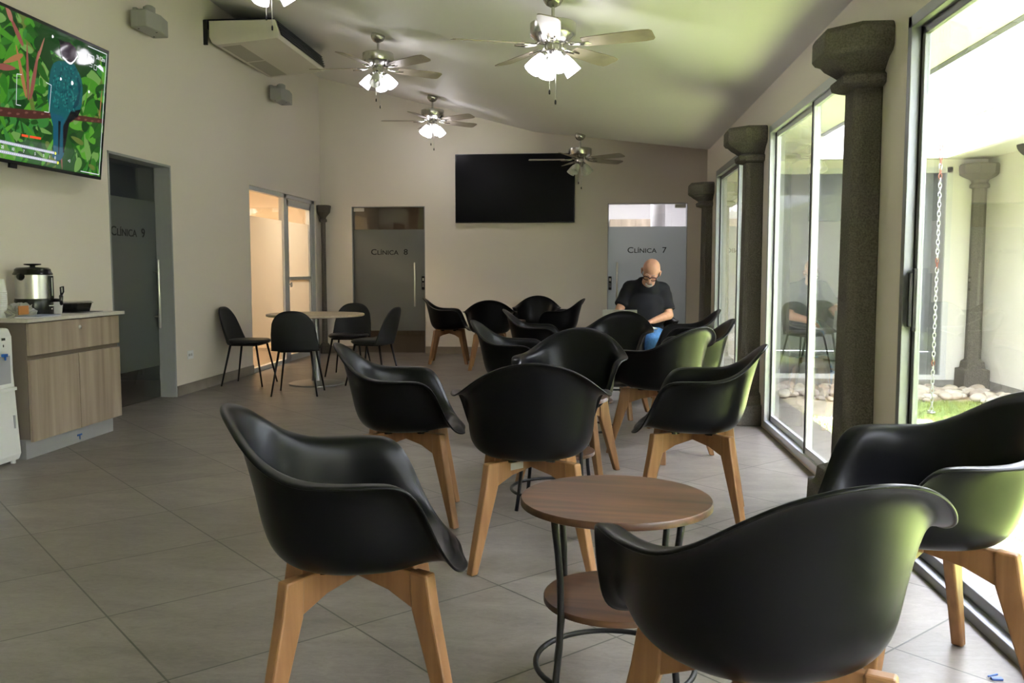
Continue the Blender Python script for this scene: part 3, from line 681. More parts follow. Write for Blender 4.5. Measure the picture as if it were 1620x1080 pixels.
MB().box(DX1+.000, DX1+.003, DY1-.10, DY1-.07, .76, .775).box(DX1, DX1+.003, DY1-.09, DY1-.085, .72, .735).obj('symbols', LETTER, t)
for y in (DY0+.03, DY1-.03): MB().lathe([(.015, 0), (.015, .022)], 12, (DX1-.01, y, 0)).obj('foot', WHITEP, t)
# outlet, floor clip
t = thing('wall_outlet', 'white wall outlet low on the left wall', 'outlet', (XL, 8.21, .37))
MB().box(0, .008, -.06, .06, -.04, .04).obj('plate', WHITEP, t, bevel=.002); MB().box(.008, .0095, -.045, -.038, -.012, .012).box(.008, .0095, -.02, -.013, -.012, .012).box(.008, .0095, .015, .022, -.012, .012).obj('socket_slots', LETTER, t)
tag(MB().box(1.16, 1.19, 2.585, 2.60, .0005, .006).cap((1.155, 2.60, .006), (1.185, 2.615, .006), .003, .003).obj('bottle_scrap', mat('clip_blue', (.06, .12, .35), .4)), 'tiny blue scrap lying on tiles at lower right corner', 'scrap')

# ------------------------------------------------------------------ televisions
t = thing('television', 'large black switched-off television on the far wall between the clinic doors', 'television', (-1.082, YF-.045, 1.846))
MB().box(-.835, .835, -.02, .015, 0, .95).obj('housing', BLACKP, t, bevel=.004)
MB().box(-.824, .824, -.0225, -.0205, .014, .94).obj('screen', mat('dark_screen', (.004, .004, .005), .28, spec=.12), t)
MB().box(-.25, .25, .015, .0445, .25, .65).obj('wall_mount', BLKMET, t)
t = thing('television', 'television at upper left showing a teal bird among green leaves', 'television', (0, 0, 0))
B0 = Vector((-3.7, 4.78, 1.87)); UPV = Vector((.1, 0, .934)).normalized(); NRM = Vector((0, 1, 0)).cross(UPV)
TW, TH = 1.67, .94
FM = look_frame(B0, (0, 1, 0), UPV)
def tvbox(u0, u1, v0, v1, d0, d1):
    mb = MB(); mb.box(u0, u1, v0, v1, d0, d1); mb.v = [tuple(FM @ Vector(p)) for p in mb.v]; return mb
tvbox(-.008, TW+.008, -.008, TH+.008, -.035, -.001).obj('housing', BLACKP, t, bevel=.004)
mb = tvbox(.2, TW-.2, .2, TH-.25, -.10, -.035); mb.obj('wall_mount', BLKMET, t)
tvbox(.63, .70, -.035, -.006, -.02, -.004).obj('logo_lamp_bar', BLACKP, t)
rnd = random.Random(11)
scr = MB(); SM = []
def smat(c, s=.9):
    m = emis('screen_%d' % len(SM), c, s); SM.append(m); return len(SM)-1
layer = [0]
def poly(pts, mi):
    layer[0] += 1; d = .0002 + layer[0]*.000008
    q = [FM @ Vector((min(max(u, .012), .988)*TW, min(max(v, .015), .985)*TH, d)) for u, v in pts]; scr.add(q, [tuple(range(len(q)))], mi)
def leaf(u, v, L, W, a, mi):
    pts = []
    for k in range(16):
        tt = 2*PI*k/16; x = L*math.cos(tt); y = W*math.sin(tt)*(1-.35*math.cos(tt)); pts.append((u+(x*math.cos(a)-y*math.sin(a))/TW, v+(x*math.sin(a)+y*math.cos(a))/TH))
    poly(pts, mi)
base = smat((.010, .045, .008)); poly([(.008, .012), (.992, .012), (.992, .988), (.008, .988)], base)
greens = [smat(c) for c in ((.012, .06, .008), (.018, .10, .010), (.035, .15, .012), (.055, .19, .018), (.006, .03, .007), (.09, .19, .045), (.025, .12, .022), (.010, .045, .008), (.07, .10, .02))]
for k in range(420):
    leaf(rnd.uniform(0, 1), rnd.uniform(0, 1), rnd.uniform(.04, .17)*(1-.0012*k), rnd.uniform(.012, .06)*(1-.0012*k), rnd.uniform(-1.3, 1.3)+(PI if k % 2 else 0), rnd.choice(greens))
for k in range(14): leaf(rnd.uniform(.55, .85), rnd.uniform(.75, 1.0), .14, .05, rnd.uniform(-1, 1), greens[4])
pk = [smat((.22, .09, .065)), smat((.16, .05, .04)), smat((.22, .10, .04))]
for (a_, b_, c_, d_, w_) in ((.44, .47, .37, .76, .016), (.455, .46, .43, .80, .014), (.47, .47, .50, .78, .018), (.50, .74, .53, .88, .010), (.40, .80, .33, .93, .018), (.33, .93, .30, 1.0, .02), (.40, .72, .31, .64, .018), (.68, .20, .70, .03, .008), (.955, .5, .96, .68, .006), (.28, .6, .36, .62, .02)):
    du, dv = (c_-a_)*TW, (d_-b_)*TH; l = math.hypot(du, dv); leaf((a_+c_)/2, (b_+d_)/2, l/2+.02, w_, math.atan2(dv, du), rnd.choice(pk))
br_ = smat((.045, .016, .012)); br2 = smat((.10, .04, .03))
poly([(.01, .27), (.299, .285), (.50, .325), (.62, .372), (.817, .404), (.99, .437), (.99, .471), (.815, .445), (.618, .408), (.299, .345), (.01, .35)], br_)
for k in range(14): leaf(.3+.05*k, .315+.009*k+rnd.uniform(-.01, .02), .018, .007, .2, br2)
bird = smat((.006, .060, .065)); bird2 = smat((.004, .030, .042)); bird3 = smat((.012, .115, .105)); blk = smat((.004, .005, .006)); wht = smat((.75, .75, .78)); drk = smat((.02, .012, .02)); tail = smat((.006, .055, .085))
poly([(.632, .781), (.600, .750), (.583, .69), (.578, .605), (.576, .494), (.590, .43), (.610, .35), (.623, .309), (.660, .30), (.69, .33), (.717, .362), (.789, .435), (.813, .521), (.814, .60), (.812, .653), (.80, .71), (.783, .746), (.742, .80), (.69, .80)], bird)
poly([(.601, .403), (.623, .309), (.632, .147), (.626, .095), (.66, .07), (.691, .085), (.706, .126), (.717, .362), (.68, .40)], tail)
poly([(.655, .36), (.668, .12), (.674, .12), (.672, .36)], blk)
poly([(.69, .33), (.738, .455), (.810, .49), (.79, .43), (.73, .365), (.708, .14), (.700, .14)], blk)
poly([(.74, .45), (.79, .52), (.80, .66), (.77, .72), (.785, .60), (.755, .50)], bird2)
for k in range(150):
    u = rnd.uniform(.60, .775); v = rnd.uniform(.45, .77); leaf(u, v, .011, .006, rnd.uniform(0, 3), rnd.choice([bird3, bird2, bird3]))
poly([(.631, .911), (.640, .85), (.655, .809), (.711, .785), (.757, .865), (.752, .90), (.741, .922), (.70, .94), (.660, .93)], drk)
poly([(.622, .93), (.66, .93), (.665, .915), (.640, .90)], blk)
col = [(.657, .813), (.69, .791), (.71, .786), (.723, .792), (.746, .828), (.763, .87)]
poly(col + [(.752, .858), (.738, .828), (.721, .806), (.71, .800), (.692, .803), (.662, .822)], wht)
for u, v, rr in ((.655, .66, .010), (.735, .66, .014), (.585, .93, .01), (.86, .64, .01)): leaf(u, v, rr, rr, 0, wht)
ui = smat((.55, .56, .60)); org = smat((.55, .06, .02)); yel = smat((.55, .6, .05)); gry = smat((.30, .31, .38))
def line(p, w_=.0025, mi=None):
    for (a_, b_), (c_, d_) in zip(p[:-1], p[1:]):
        du, dv = (c_-a_)*TW, (d_-b_)*TH; l = math.hypot(du, dv) or 1; nx, ny = -dv/l*w_/2, du/l*w_/2
        poly([(a_+nx/TW, b_+ny/TH), (c_+nx/TW, d_+ny/TH), (c_-nx/TW, d_-ny/TH), (a_-nx/TW, b_-ny/TH)], ui if mi is None else mi)
line([(.832, .972), (.978, .972), (.978, .05)], .005); line([(.834, .03), (.978, .03), (.978, .12)], .005)
line([(.408, .596), (.379, .59), (.385, .388), (.413, .391)], .004); line([(.559, .60), (.594, .593), (.589, .399), (.558, .395)], .004)
line([(.835, .915), (.88, .915), (.88, .865), (.835, .865), (.835, .915)], .004)
for v in (.122, .058):
    poly([(.02, v-.012), (.64 if v > .1 else .66, v-.008), (.64 if v > .1 else .66, v+.010), (.02, v+.010)], gry)
    k = .03
    while k < .63: poly([(k, v-.004), (k+.006, v-.004), (k+.006, v+.003), (k, v+.003)], ui); k += .0115
    leaf(.648 if v > .1 else .668, v, .010, .010, 0, yel)
poly([(.426, .187), (.465, .189), (.465, .205), (.426, .203)], org); poly([(.475, .190), (.546, .195), (.546, .211), (.475, .206)], org)
poly([(.905, .850), (.962, .825), (.955, .858), (.930, .872)], ui); line([(.885, .855), (.905, .855), (.905, .82), (.885, .82), (.885, .855)], .003); line([(.85, .85), (.87, .85), (.87, .83), (.85, .83)], .003)
def tvtext(s, u, v, size, mi):
    vs, fs = text_mesh(s, size, 0, 1.0); layer[0] += 4; d = .0002+layer[0]*.000008
    scr.add([FM @ Vector((u*TW+p.x, v*TH+p.y, d)) for p in vs], fs, mi)
tvtext('3h12m', .897, .905, .042, ui)
for s, u in (('20', .31), ('10', .37), ('7', .44), ('5', .51), ('3', .565), ('1', .605), ('0', .642), ('+3', .735)): tvtext(s, u, .079, .028, ui)
scr.obj('screen', SM, t)

# ------------------------------------------------------------------ air conditioner and grey boxes
ACW = mat('aged_white_casing', (.62, .58, .50), .5); LOUV = mat('dark_louvre', (.02, .02, .02), .5)
t = thing('air_conditioner', 'long white air conditioner hung high on the left wall', 'air conditioner', (0, 0, 0))
A0, A1 = 8.72, 10.22
prof = [(-3.82, 3.66), (-3.82, 3.50), (-3.79, 3.435), (-3.74, 3.42), (-3.12, 3.475), (-3.095, 3.50), (-3.14, 3.655)]
MB().prism(prof, A0, A1, 'y').obj('casing', ACW, t, bevel=.008)
mb = MB().prism([(-3.78, 3.665), (-3.15, 3.665), (-3.15, 3.655), (-3.78, 3.655)], A0, A1, 'y'); mb.obj('top_panel', LOUV, t)
mb = MB()
mb.add([(-3.093, A0+.03, 3.508), (-3.093, A1-.03, 3.508), (-3.135, A1-.03, 3.648), (-3.135, A0+.03, 3.648)], [(0, 1, 2, 3)]); mb.obj('outlet_opening', LOUV, t)
for k in range(5):
    z = 3.525+k*.026; x = -3.092-(z-3.508)*.30
    MB().box(x, x+.016, A0+.04, A1-.04, z, z+.004).obj('louvre', mat('louvre_grey', (.10, .10, .10), .4), t)
def onbot(x): return 3.42 + (x+3.74)/(.62)*.055
mb = MB()
for (y0, y1) in ((A0+.08, 9.45), (9.48, A1-.06)):
    x0, x1 = -3.72, -3.53; mb.add([(x0, y0, onbot(x0)-.002), (x1, y0, onbot(x1)-.002), (x1, y1, onbot(x1)-.002), (x0, y1, onbot(x0)-.002)], [(0, 1, 2, 3)])
mb.obj('intake_grille', mat('intake_grille_tan', (.36, .33, .27), .6), t)
MB().box(-3.87, -3.83, A0-.02, A0+.0, 3.42, 3.66).box(-3.87, -3.82, A0, A1, 3.60, 3.655).box(-3.87, -3.14, A0-.006, A0-.001, 3.655, 3.668).obj('mounting_bracket', BLKMET, t)
BOXG = mat('grey_box_casing', (.30, .30, .28), .5)
for yy, zz, lab in ((7.36, 3.27, 'grey metal box with conduit knuckle at the top edge above the left television'), (10.55, 3.28, 'small grey metal box on left wall just beneath the air conditioner')):
    t = thing('wall_junction_box', lab, 'wall box', (XL, yy, zz))
    MB().prism([(.06, -.19), (.20, -.19), (.235, .0), (.20, .19), (.06, .19)], -.085, .055, 'z').obj('housing', BOXG, t, bevel=.008)
    MB().lathe([(.045, .055), (.05, .08), (.05, .12), (.03, .135)], 20, (.13, 0, 0)).obj('knuckle', BOXG, t, 'auto')
    MB().box(0, .03, -.03, .03, -.03, .12).box(.02, .13, -.014, .014, .08, .11).obj('wall_arm', BOXG, t)
    MB().lathe([(.008, -.0875), (.008, -.084)], 10, (.10, -.13, 0)).lathe([(.008, -.0875), (.008, -.084)], 10, (.10, .13, 0)).lathe([(.008, -.0875), (.008, -.084)], 10, (.19, 0, 0)).obj('screws', LETTER, t)

# ------------------------------------------------------------------ ceiling fans
SHLIT = mat('lit_opal_glass', (.9, .9, .9), .4, emit=(.97, .93, 1), es=LAMP)
SHOFF = mat('unlit_opal_glass', (.80, .80, .76), .35, trans=.25)
BLADE = mat('fan_blade_maple', (.34, .29, .23), .45, noise=(9, .12))
CHAINM = mat('pull_chain', (.55, .54, .50), .35, .9)
def make_fan(x, y, th0, lit, label, sh0):
    t = thing('ceiling_fan', label, 'ceiling fan', (x, y, zc(x)), 0, 'five-blade ceiling fans with light kits')
    MB().lathe([(.05, .05), (.068, -.012), (.064, -.035), (.045, -.062), (.02, -.075)], 32).obj('canopy', NICKEL, t, 'auto')
    MB().lathe([(.011, -.07), (.011, -.155), (.024, -.158), (.024, -.172)], 16).obj('downrod', NICKEL, t, 'auto')
    MB().lathe([(.02, -.170), (.138, -.174), (.148, -.180), (.148, -.250), (.140, -.262), (.105, -.288), (.09, -.298), (.04, -.302)], 48).obj('motor_housing', NICKEL, t, 'auto')
    for k in range(5):
        a = math.radians(th0 + 72*k); R = Matrix.Rotation(a, 3, 'Z')
        TL = Matrix.Rotation(math.radians(-13), 3, 'X')
        mb = MB(); n = 14; out = []
        for (r_, w_) in [(.20, .050), (.24, .058), (.35, .064), (.50, .070), (.60, .072), (.645, .064), (.66, .045)]: out.append((r_, w_))
        top = [(r_, w_) for r_, w_ in out] + [(r_, -w_) for r_, w_ in out[::-1]]
        vs = []
        for z in (0, .006):
            for r_, w_ in top: vs.append(R @ (TL @ Vector((r_, w_, z))) + Vector((0, 0, -.315)))
        n = len(top); mb.add(vs, [tuple(range(n))[::-1], tuple(range(n, 2*n))] + [(i, (i+1) % n, n+(i+1) % n, n+i) for i in range(n)])
        b = mb.obj('blade', BLADE, t)
        mb = MB(); P_ = lambda r_, w_, z: tuple(R @ Vector((r_, w_, z)))
        mb.tube([P_(.085, 0, -.300), (P_(.12, .0, -.318)), P_(.17, .02, -.320), P_(.25, .022, -.318)], [.010, .009, .008, .006], 8).tube([P_(.12, .0, -.318), P_(.17, -.02, -.324), P_(.25, -.022, -.324)], [.009, .008, .006], 8)
        mb.obj('blade_iron', NICKEL, b, True)
    MB().lathe([(.05, -.298), (.056, -.31), (.052, -.352), (.06, -.36), (.05, -.378), (.02, -.388)], 28).obj('switch_housing', NICKEL, t, 'auto')
    for k in range(4):
        a = math.radians(sh0 + 90*k); d = Vector((math.cos(a)*.62, math.sin(a)*.62, -.785)); o_ = Vector((.055*math.cos(a), .055*math.sin(a), -.37))
        q = Vector((0, 0, 1)).rotation_difference(d).to_matrix()
        on = lit and not (lit == 2 and k == 3)
        s_ = MB().lathe([(.026, .02), (.034, .035), (.044, .075), (.051, .125), (.053, .145), (.049, .145), (.046, .122), (.039, .075), (.028, .038), (.02, .03)], 28, tuple(o_), M=q)
        s_ = s_.obj('lamp_shade', SHLIT if on else SHOFF, t, 'auto')
        MB().lathe([(.014, -.03), (.02, -.01), (.027, .022), (.028, .034), (.012, .036)], 18, tuple(o_), M=q).obj('shade_holder', NICKEL, s_, 'auto')
        if not on: MB().ell(o_ + d*.085, (.024, .024, .03), 12, 8).obj('bulb', mat('off_bulb', (.8, .8, .78), .3), s_, True)
    for dx, L in ((-.02, .60), (.018, .665)):
        c_ = MB().tube([(dx, -.02, -.38), (dx, -.02, -L)], .0022, 6).obj('pull_chain', CHAINM, t)
        MB().lathe([(.003, -L+.002), (.0065, -L-.008), (.006, -L-.026), (.002, -L-.03)], 10, (dx, -.02, 0)).obj('chain_pull', BLACKP, c_, 'auto')
    return t
make_fan(-.263, 5.84, 270, 1, 'nearest lit ceiling fan at top centre of the room', 20)
make_fan(-2.046, 8.47, 253, 2, 'lit ceiling fan right of the air conditioner, one shade dark', 0)
make_fan(-2.069, 11.49, 257, 1, 'smallest lit ceiling fan, left of the far television', 38)
make_fan(-.166, 11.55, 180, 0, 'unlit ceiling fan in front of the far television', 60)
make_fan(-2.10, 5.75, 197, 1, 'lit ceiling fan cut by the top picture edge above air conditioner', 45)

# ------------------------------------------------------------------ the seated man
SKIN = mat('skin', (.52, .27, .18), .45, noise=(25, .10)); SHIRT = mat('black_cotton', (.0035, .004, .0075), .85, bump=(90, .2, .002))
DENIM = mat('blue_denim', (.07, .21, .48), .8, noise=(60, .25), bump=(200, .3, .002)); HAIRW = mat('white_beard_hair', (.36, .32, .285), .9, bump=(300, .8, .003))
man = thing('person', 'bald man in black t-shirt and blue jeans, with glasses, seated and writing', 'person', (.53, 8.88, 0))
HC = Vector((.035, -.215, 1.168)); T_, Y_, R_ = math.radians(34), math.radians(-10), math.radians(11)
Fd = Vector((math.sin(Y_)*math.cos(T_), -math.cos(Y_)*math.cos(T_), -math.sin(T_))); Rt = Vector((math.cos(Y_), math.sin(Y_), 0)); Ud = Rt.cross(-Fd).normalized() if False else (Rt.cross(Fd)).normalized()
if Ud.z < 0: Ud = -Ud
Rt2 = (Rt*math.cos(R_) - Ud*math.sin(R_)).normalized(); Ud2 = (Ud*math.cos(R_) + Rt*math.sin(R_)).normalized()
HM = Matrix(((Rt2.x, Fd.x, Ud2.x), (Rt2.y, Fd.y, Ud2.y), (Rt2.z, Fd.z, Ud2.z)))
def hp_(x, f, u): return HC + HM @ Vector((x, f, u))
b = MB()
def he(x, f, u, r, mbx=None): (mbx or b).ell(hp_(x, f, u), r, 20, 14, M=HM)
he(0, -.012, .038, (.083, .100, .086)); he(0, .028, -.018, (.071, .074, .080)); he(0, .038, -.075, (.054, .052, .042)); he(0, .055, -.098, (.026, .028, .018))
for s in (-1, 1):
    he(s*.087, -.012, -.012, (.009, .020, .032)); he(s*.093, -.020, .002, (.007, .015, .020)); he(s*.038, .068, -.035, (.022, .020, .020)); he(s*.032, .090, .018, (.024, .012, .009)); he(s*.012, .103, -.042, (.009, .009, .008))
b.cap(hp_(0, .094, .010), hp_(0, .120, -.034), .010, .015); b.cap(hp_(-.018, .091, -.068), hp_(.018, .091, -.068), .006, .006); b.cap(hp_(-.015, .089, -.077), hp_(.015, .089, -.077), .007, .007)
b.cap((.01, -.03, 1.02), hp_(0, -.035, -.075), .066, .060)          # neck
# torso, arms and legs (one continuous surface)
b.ell((0, .06, .93), (.165, .10, .17)); b.ell((0, -.01, .76), (.165, .145, .17)); b.ell((0, .06, .56), (.17, .13, .10)); b.cap((-.14, .03, 1.0), (.15, .03, .985), .06, .06)
SHL, ELL, WRL = Vector((-.165, .02, .985)), Vector((-.262, -.07, .79)), Vector((-.295, -.34, .66))
SHR, ELR, WRR = Vector((.175, .02, .965)), Vector((.225, -.07, .745)), Vector((.055, -.315, .70))
b.cap(SHL, ELL, .055, .044); b.cap(ELL, WRL, .044, .027); b.cap(SHR, ELR, .055, .044); b.cap(ELR, WRR, .046, .029)
KL, KR = Vector((-.20, -.42, .53)), Vector((.035, -.42, .53)); AL, AR = Vector((-.20, -.42, .10)), Vector((.05, -.40, .10))
for s, K_, A_ in ((-1, KL, AL), (1, KR, AR)):
    b.cap((s*.095, .05, .54), K_, .078, .060); b.cap(K_, A_, .056, .038); b.cap(A_, A_ + Vector((0, -.14, -.05)), .036, .028)
def hand(W, D, S, curl, thumb):
    """W wrist, D direction of the palm, S sideways (towards the thumb), fingers bend down by curl"""
    D = D.normalized(); S = (S - D*S.dot(D)).normalized(); N = D.cross(S); 
    if N.z > 0: N = -N
    b.ell(W + D*.045, (.026, .046, .014), 14, 10, M=Matrix((( S.x, D.x, N.x), (S.y, D.y, N.y), (S.z, D.z, N.z))))
    b.cap(W - D*.01, W + D*.03, .026, .022)
    for i, (off, L) in enumerate(((.024, .074), (.008, .082), (-.008, .076), (-.023, .060))):
        p = W + D*.078 + S*off; a = 0
        for j, fr in enumerate((.45, .32, .23)):
            a += math.radians(curl*(.8 if j else .5)); dd = D*math.cos(a) + N*math.sin(a); q = p + dd*L*fr
            b.cap(p, q, .0088-.0007*j, .0082-.0007*j, 10); p = q
    p = W + D*.025 + S*.024; q = p + (D*.6 + S*.6 + N*.25).normalized()*.036; r_ = q + (D*.9 + N*.35 - S*.1*thumb).normalized()*.030
    b.cap(p, q, .012, .0095, 10); b.cap(q, r_, .0095, .008, 10)
hand(WRL, Vector((.05, -1, -.25)), Vector((1, 0, 0)), 28, 1)
hand(WRR, Vector((-.85, -.5, -.22)), Vector((-.4, .8, .15)), 52, 3)
blob(b, 'body', SKIN, man, .0062, 3, .5)
# clothing
b = MB(); b.ell((0, .04, .93), (.200, .140, .185), 24, 16); b.ell((0, -.01, .82), (.205, .162, .17), 24, 16); b.ell((0, -.02, .73), (.205, .168, .15), 24, 16); b.ell((0, .05, .63), (.19, .15, .09), 24, 16)
b.cap((-.15, .03, 1.003), (.16, .03, .988), .086, .086); b.cap((-.03, -.015, 1.052), (.05, -.015, 1.047), .074, .074); b.cap((-.03, -.05, 1.01), (.05, -.05, 1.005), .07, .07)
for S_, E_ in ((SHL, ELL), (SHR, ELR)):
    d = (E_-S_); b.tube([S_ - d*.2, S_ + d*.1, S_ + d*.5, S_ + d*.80], [.06, .080, .073, .078], 18)
blob(b, 't_shirt', SHIRT, man, .009, 14, .7)
b = MB(); b.ell((0, .06, .555), (.185, .145, .10), 20, 12)
for s, K_, A_ in ((-1, KL, AL), (1, KR, AR)):
    b.cap((s*.10, .05, .55), K_, .094, .074); b.cap(K_, A_, .072, .055)
blob(b, 'jeans', DENIM, man, .010, 4, .6)
for A_ in (AL, AR):
    b = MB(); b.ell(A_ + Vector((0, -.07, -.06)), (.045, .125, .038), 16, 10); b.cap(A_ + Vector((0, 0, -.0)), A_ + Vector((0, 0, -.05)), .048, .045); b.box(A_.x-.042, A_.x+.042, A_.y-.18, A_.y+.045, .002, .03)
    blob(b, 'shoe', mat('dark_shoe', (.02, .018, .016), .5), man, .008, 3, .6)
# beard, brows, eyes, glasses
b = MB()
for x in range(-3, 4):
    a = x*.30; b.ell(hp_(.034*math.sin(a), .062+.040*math.cos(a), -.100+.008*abs(math.sin(a))), (.012, .011, .013), 8, 6, M=HM)
for s in (-1, 1): b.cap(hp_(0, .108, -.058), hp_(s*.024, .096, -.064), .0045, .004, 8); b.cap(hp_(s*.025, .095, -.066), hp_(s*.031, .087, -.090), .004, .006, 8)
blob(b, 'beard', HAIRW, man, .004, 2, .5)
b = MB()
for s in (-1, 1): b.cap(hp_(s*.016, .1, .026), hp_(s*.045, .087, .030), .0035, .003, 8)
b.obj('eyebrows', mat('grey_brow', (.25, .21, .18), .9), man, True)
for s in (-1, 1): MB().ell(hp_(s*.030, .078, -.004), (.0125, .0125, .011), 14, 10, M=HM).obj('eye', mat('eye_dark', (.10, .07, .06), .2), man, True)
GF = mat('dark_brown_frames', (.025, .012, .008), .25); b = MB()
for s in (-1, 1):
    c0 = (s*.032, .106, -.006); pts = []
    for k in range(20):
        a = 2*PI*k/20; pts.append(hp_(c0[0]+.028*math.copysign(abs(math.cos(a))**.7, math.cos(a)), c0[1]+.006-abs(.18*(.026*math.cos(a)*s+.026)), c0[2]+.019*math.copysign(abs(math.sin(a))**.7, math.sin(a))))
    b.tube(pts, .0040, 8, closed=True); b.tube([hp_(s*.058, .098, .004), hp_(s*.080, .06, .006), hp_(s*.088, -.005, .012), hp_(s*.090, -.03, 0)], .0028, 8)
b.tube([hp_(-.008, .106, -.001), hp_(0, .110, .003), hp_(.008, .106, -.001)], .003, 8)
b.obj('glasses', GF, man, True)
# pen, notebook, laptop
pc = man.location + WRR + Vector((-.085, -.06, -.02))
pen = thing('pen', 'thin pale pen held in the seated man\'s left hand', 'pen', tuple(pc)); MB().cap((-.035, .02, -.035), (.012, -.008, .032), .0035, .004).obj('barrel', mat('pen_green', (.25, .6, .5), .3), pen, True); MB().cap((-.041, .024, -.044), (-.035, .02, -.035), .001, .0032).obj('tip', BLACKP, pen, True)
nb = thing('notebook', 'open white notebook lying across the seated man\'s lap', 'notebook', (.48, 8.50, .628), math.radians(8))
rr_solid([(.13, .10, 0), (.13, .10, .008)], .01).obj('cover', mat('grey_cover', (.25, .25, .26), .5), nb); 
mb = MB(); vs = []; N_ = 16
for i in range(N_+1):
    u = -1+2*i/N_; z = .010 + .012*(1-abs(u))**.5*abs(math.sin(u*PI/2+.001))**.3
    vs += [(u*.125, -.095, z), (u*.125, .095, z), (u*.125, .095, .008), (u*.125, -.095, .008)]
fs = []
for i in range(N_):
    for k in range(4): fs.append((i*4+k, i*4+(k+1) % 4, (i+1)*4+(k+1) % 4, (i+1)*4+k))
mb.add(vs, fs); mb.obj('pages', mat('white_paper', (.8, .8, .78), .6), nb)
lp = thing('laptop', 'grey open laptop on the side table in front of the man, lid to viewer', 'laptop', (.27, 8.38, .5565), math.radians(-8))
LG = mat('laptop_grey', (.52, .51, .50), .35, .4)
MB().box(-.16, .16, -.05, .17, 0, .014).obj('base', LG, lp, bevel=.004)
MB().box(-.145, .145, .01, .12, .014, .016).obj('keyboard', BLACKP, lp)
mb = MB().prism([(-.055, .012), (-.047, .012), (-.088, .262), (-.094, .262)], -.16, .16, 'x'); mb.obj('lid', LG, lp, bevel=.002)
mb = MB().prism([(-.0466, .022), (-.0458, .022), (-.084, .25), (-.0848, .25)], -.15, .15, 'x'); mb.obj('screen', mat('laptop_screen', (.01, .01, .01), .1, emit=(.5, .55, .6), es=.6), lp)
MB().lathe([(.018, 0), (.018, .002)], 24, (-.03, -.078, .145), M=Matrix.Rotation(PI/2+.17, 3, 'X')).obj('lid_emblem', mat('emblem_dark', (.03, .03, .03), .4), lp)

# ------------------------------------------------------------------ courtyard
GZ = -.10; CX, CY = 4.25, 10.1
m_ = MB().box(XR+WT, 6.0, -3.0, CY+.0, -.25, GZ); struct(m_.obj('floor_courtyard', mat('courtyard_soil', (.55, .47, .36), .9, noise=(20, .2))), 'pale courtyard ground')
PLN = mat('grey_plinth', (.30, .29, .27), .7, noise=(12, .15))
OW = (1.95, 3.89, -.03, 2.30)
m_ = MB().box(1.75, OW[0], CY, CY+.15, GZ, 2.9).box(OW[0], OW[1], CY, CY+.15, OW[3], 2.9).box(OW[0], OW[1], CY, CY+.15, GZ, OW[2]).box(OW[1], CX+.15, CY, CY+.15, GZ, 2.9)
m_.box(XR+WT, 1.76, CY, CY+.069, GZ, 2.5)
prev = CY
for a, b_ in ((8.95, 7.55), (6.2, 4.8), (3.4, 1.6)):
    m_.box(CX, CX+.15, a, prev, GZ, 2.9).box(CX, CX+.15, b_, a, 2.30, 2.9).box(CX, CX+.15, b_, a, GZ, .04); prev = b_
m_.box(CX, CX+.15, -3, prev, GZ, 2.9)
struct(m_.obj('wall_courtyard', EXT), 'cream courtyard walls')
struct(MB().box(XR+WT, CX, CY-.015, CY, GZ, -.02).box(CX-.015, CX, -3, CY, GZ, .0).obj('trim_1', PLN), 'grey plinth strip of the courtyard wall')
def ext_window(name, kind, a, b_, z0, z1, mull):
    r = bpy.data.objects.new(name, None); COL.objects.link(r); struct(r)
    f = MB(); g = MB(); W_ = .06
    def bx(p0, p1, q0, q1, d0, d1, mb):
        if kind == 'y': mb.box(p0, p1, CY+d0, CY+d1, q0, q1)
        else: mb.box(CX+d0, CX+d1, p0, p1, q0, q1)
    for p in ((a, a+W_), (b_-W_, b_)) + tuple((m-W_/2, m+W_/2) for m in mull): bx(p[0], p[1], z0, z1, .0, .07, f)
    bx(a, b_, z0, z0+W_, -.01, .07, f); bx(a, b_, z1-W_, z1, 0, .07, f); bx(a+W_, b_-W_, z0+W_, z1-W_, .03, .036, g)
    f.obj('window_frame', ALUL if kind == 'x' else mat('white_frame', (.75, .76, .76), .4), r); g.obj('window_pane', GLASS, r)
ext_window('window_4', 'y', OW[0], OW[1], OW[2], OW[3], (2.95,))
ext_window('window_5', 'x', 7.55, 8.95, .04, 2.30, (8.25,)); ext_window('window_6', 'x', 4.8, 6.2, .04, 2.3, (5.5,)); ext_window('window_7', 'x', 1.6, 3.4, .04, 2.3, (2.5,))
OFFW = mat('office_wall', (.62, .62, .62), .7)
m_ = MB().box(1.76, 5.0, CY+.151, 13.5, -.1, -.01, 1).box(1.76, 5.0, CY+.151, 13.5, 2.7, 2.8).box(1.76, 5.0, 13.42, 13.5, 0, 2.7).box(4.9, 5.0, CY+.151, 13.42, 0, 2.7).box(1.76, 1.80, CY+.151, 13.42, 0, 2.7)
struct(m_.obj('wall_office_across', [OFFW, mat('office_floor', (.34, .34, .33), .4)]))
m_ = MB().box(CX+.151, 7, -3, CY, -.1, -.01, 1).box(CX+.151, 7, -3, CY, 2.7, 2.8).box(6.9, 7, -3, CY, 0, 2.7)
struct(m_.obj('wall_rooms_across', [OFFW, MATS['office_floor']]))
arealight('office_across_lamp', (3.2, 11.8, 2.65), 1.0, 40, (1, .98, .95))
# chairs and table seen through the opposite glass
dup(sc0, (2.52, 10.72, 0), math.radians(200), 'black dining chair in the office across the courtyard, in front of another', G2)
dup(sc0, (2.80, 11.20, 0), math.radians(165), 'black dining chair in the office across the courtyard, farther from the glass', G2)
dup(rt0, (3.38, 12.1, 0), 0, 'round table in the office across the courtyard behind glass')
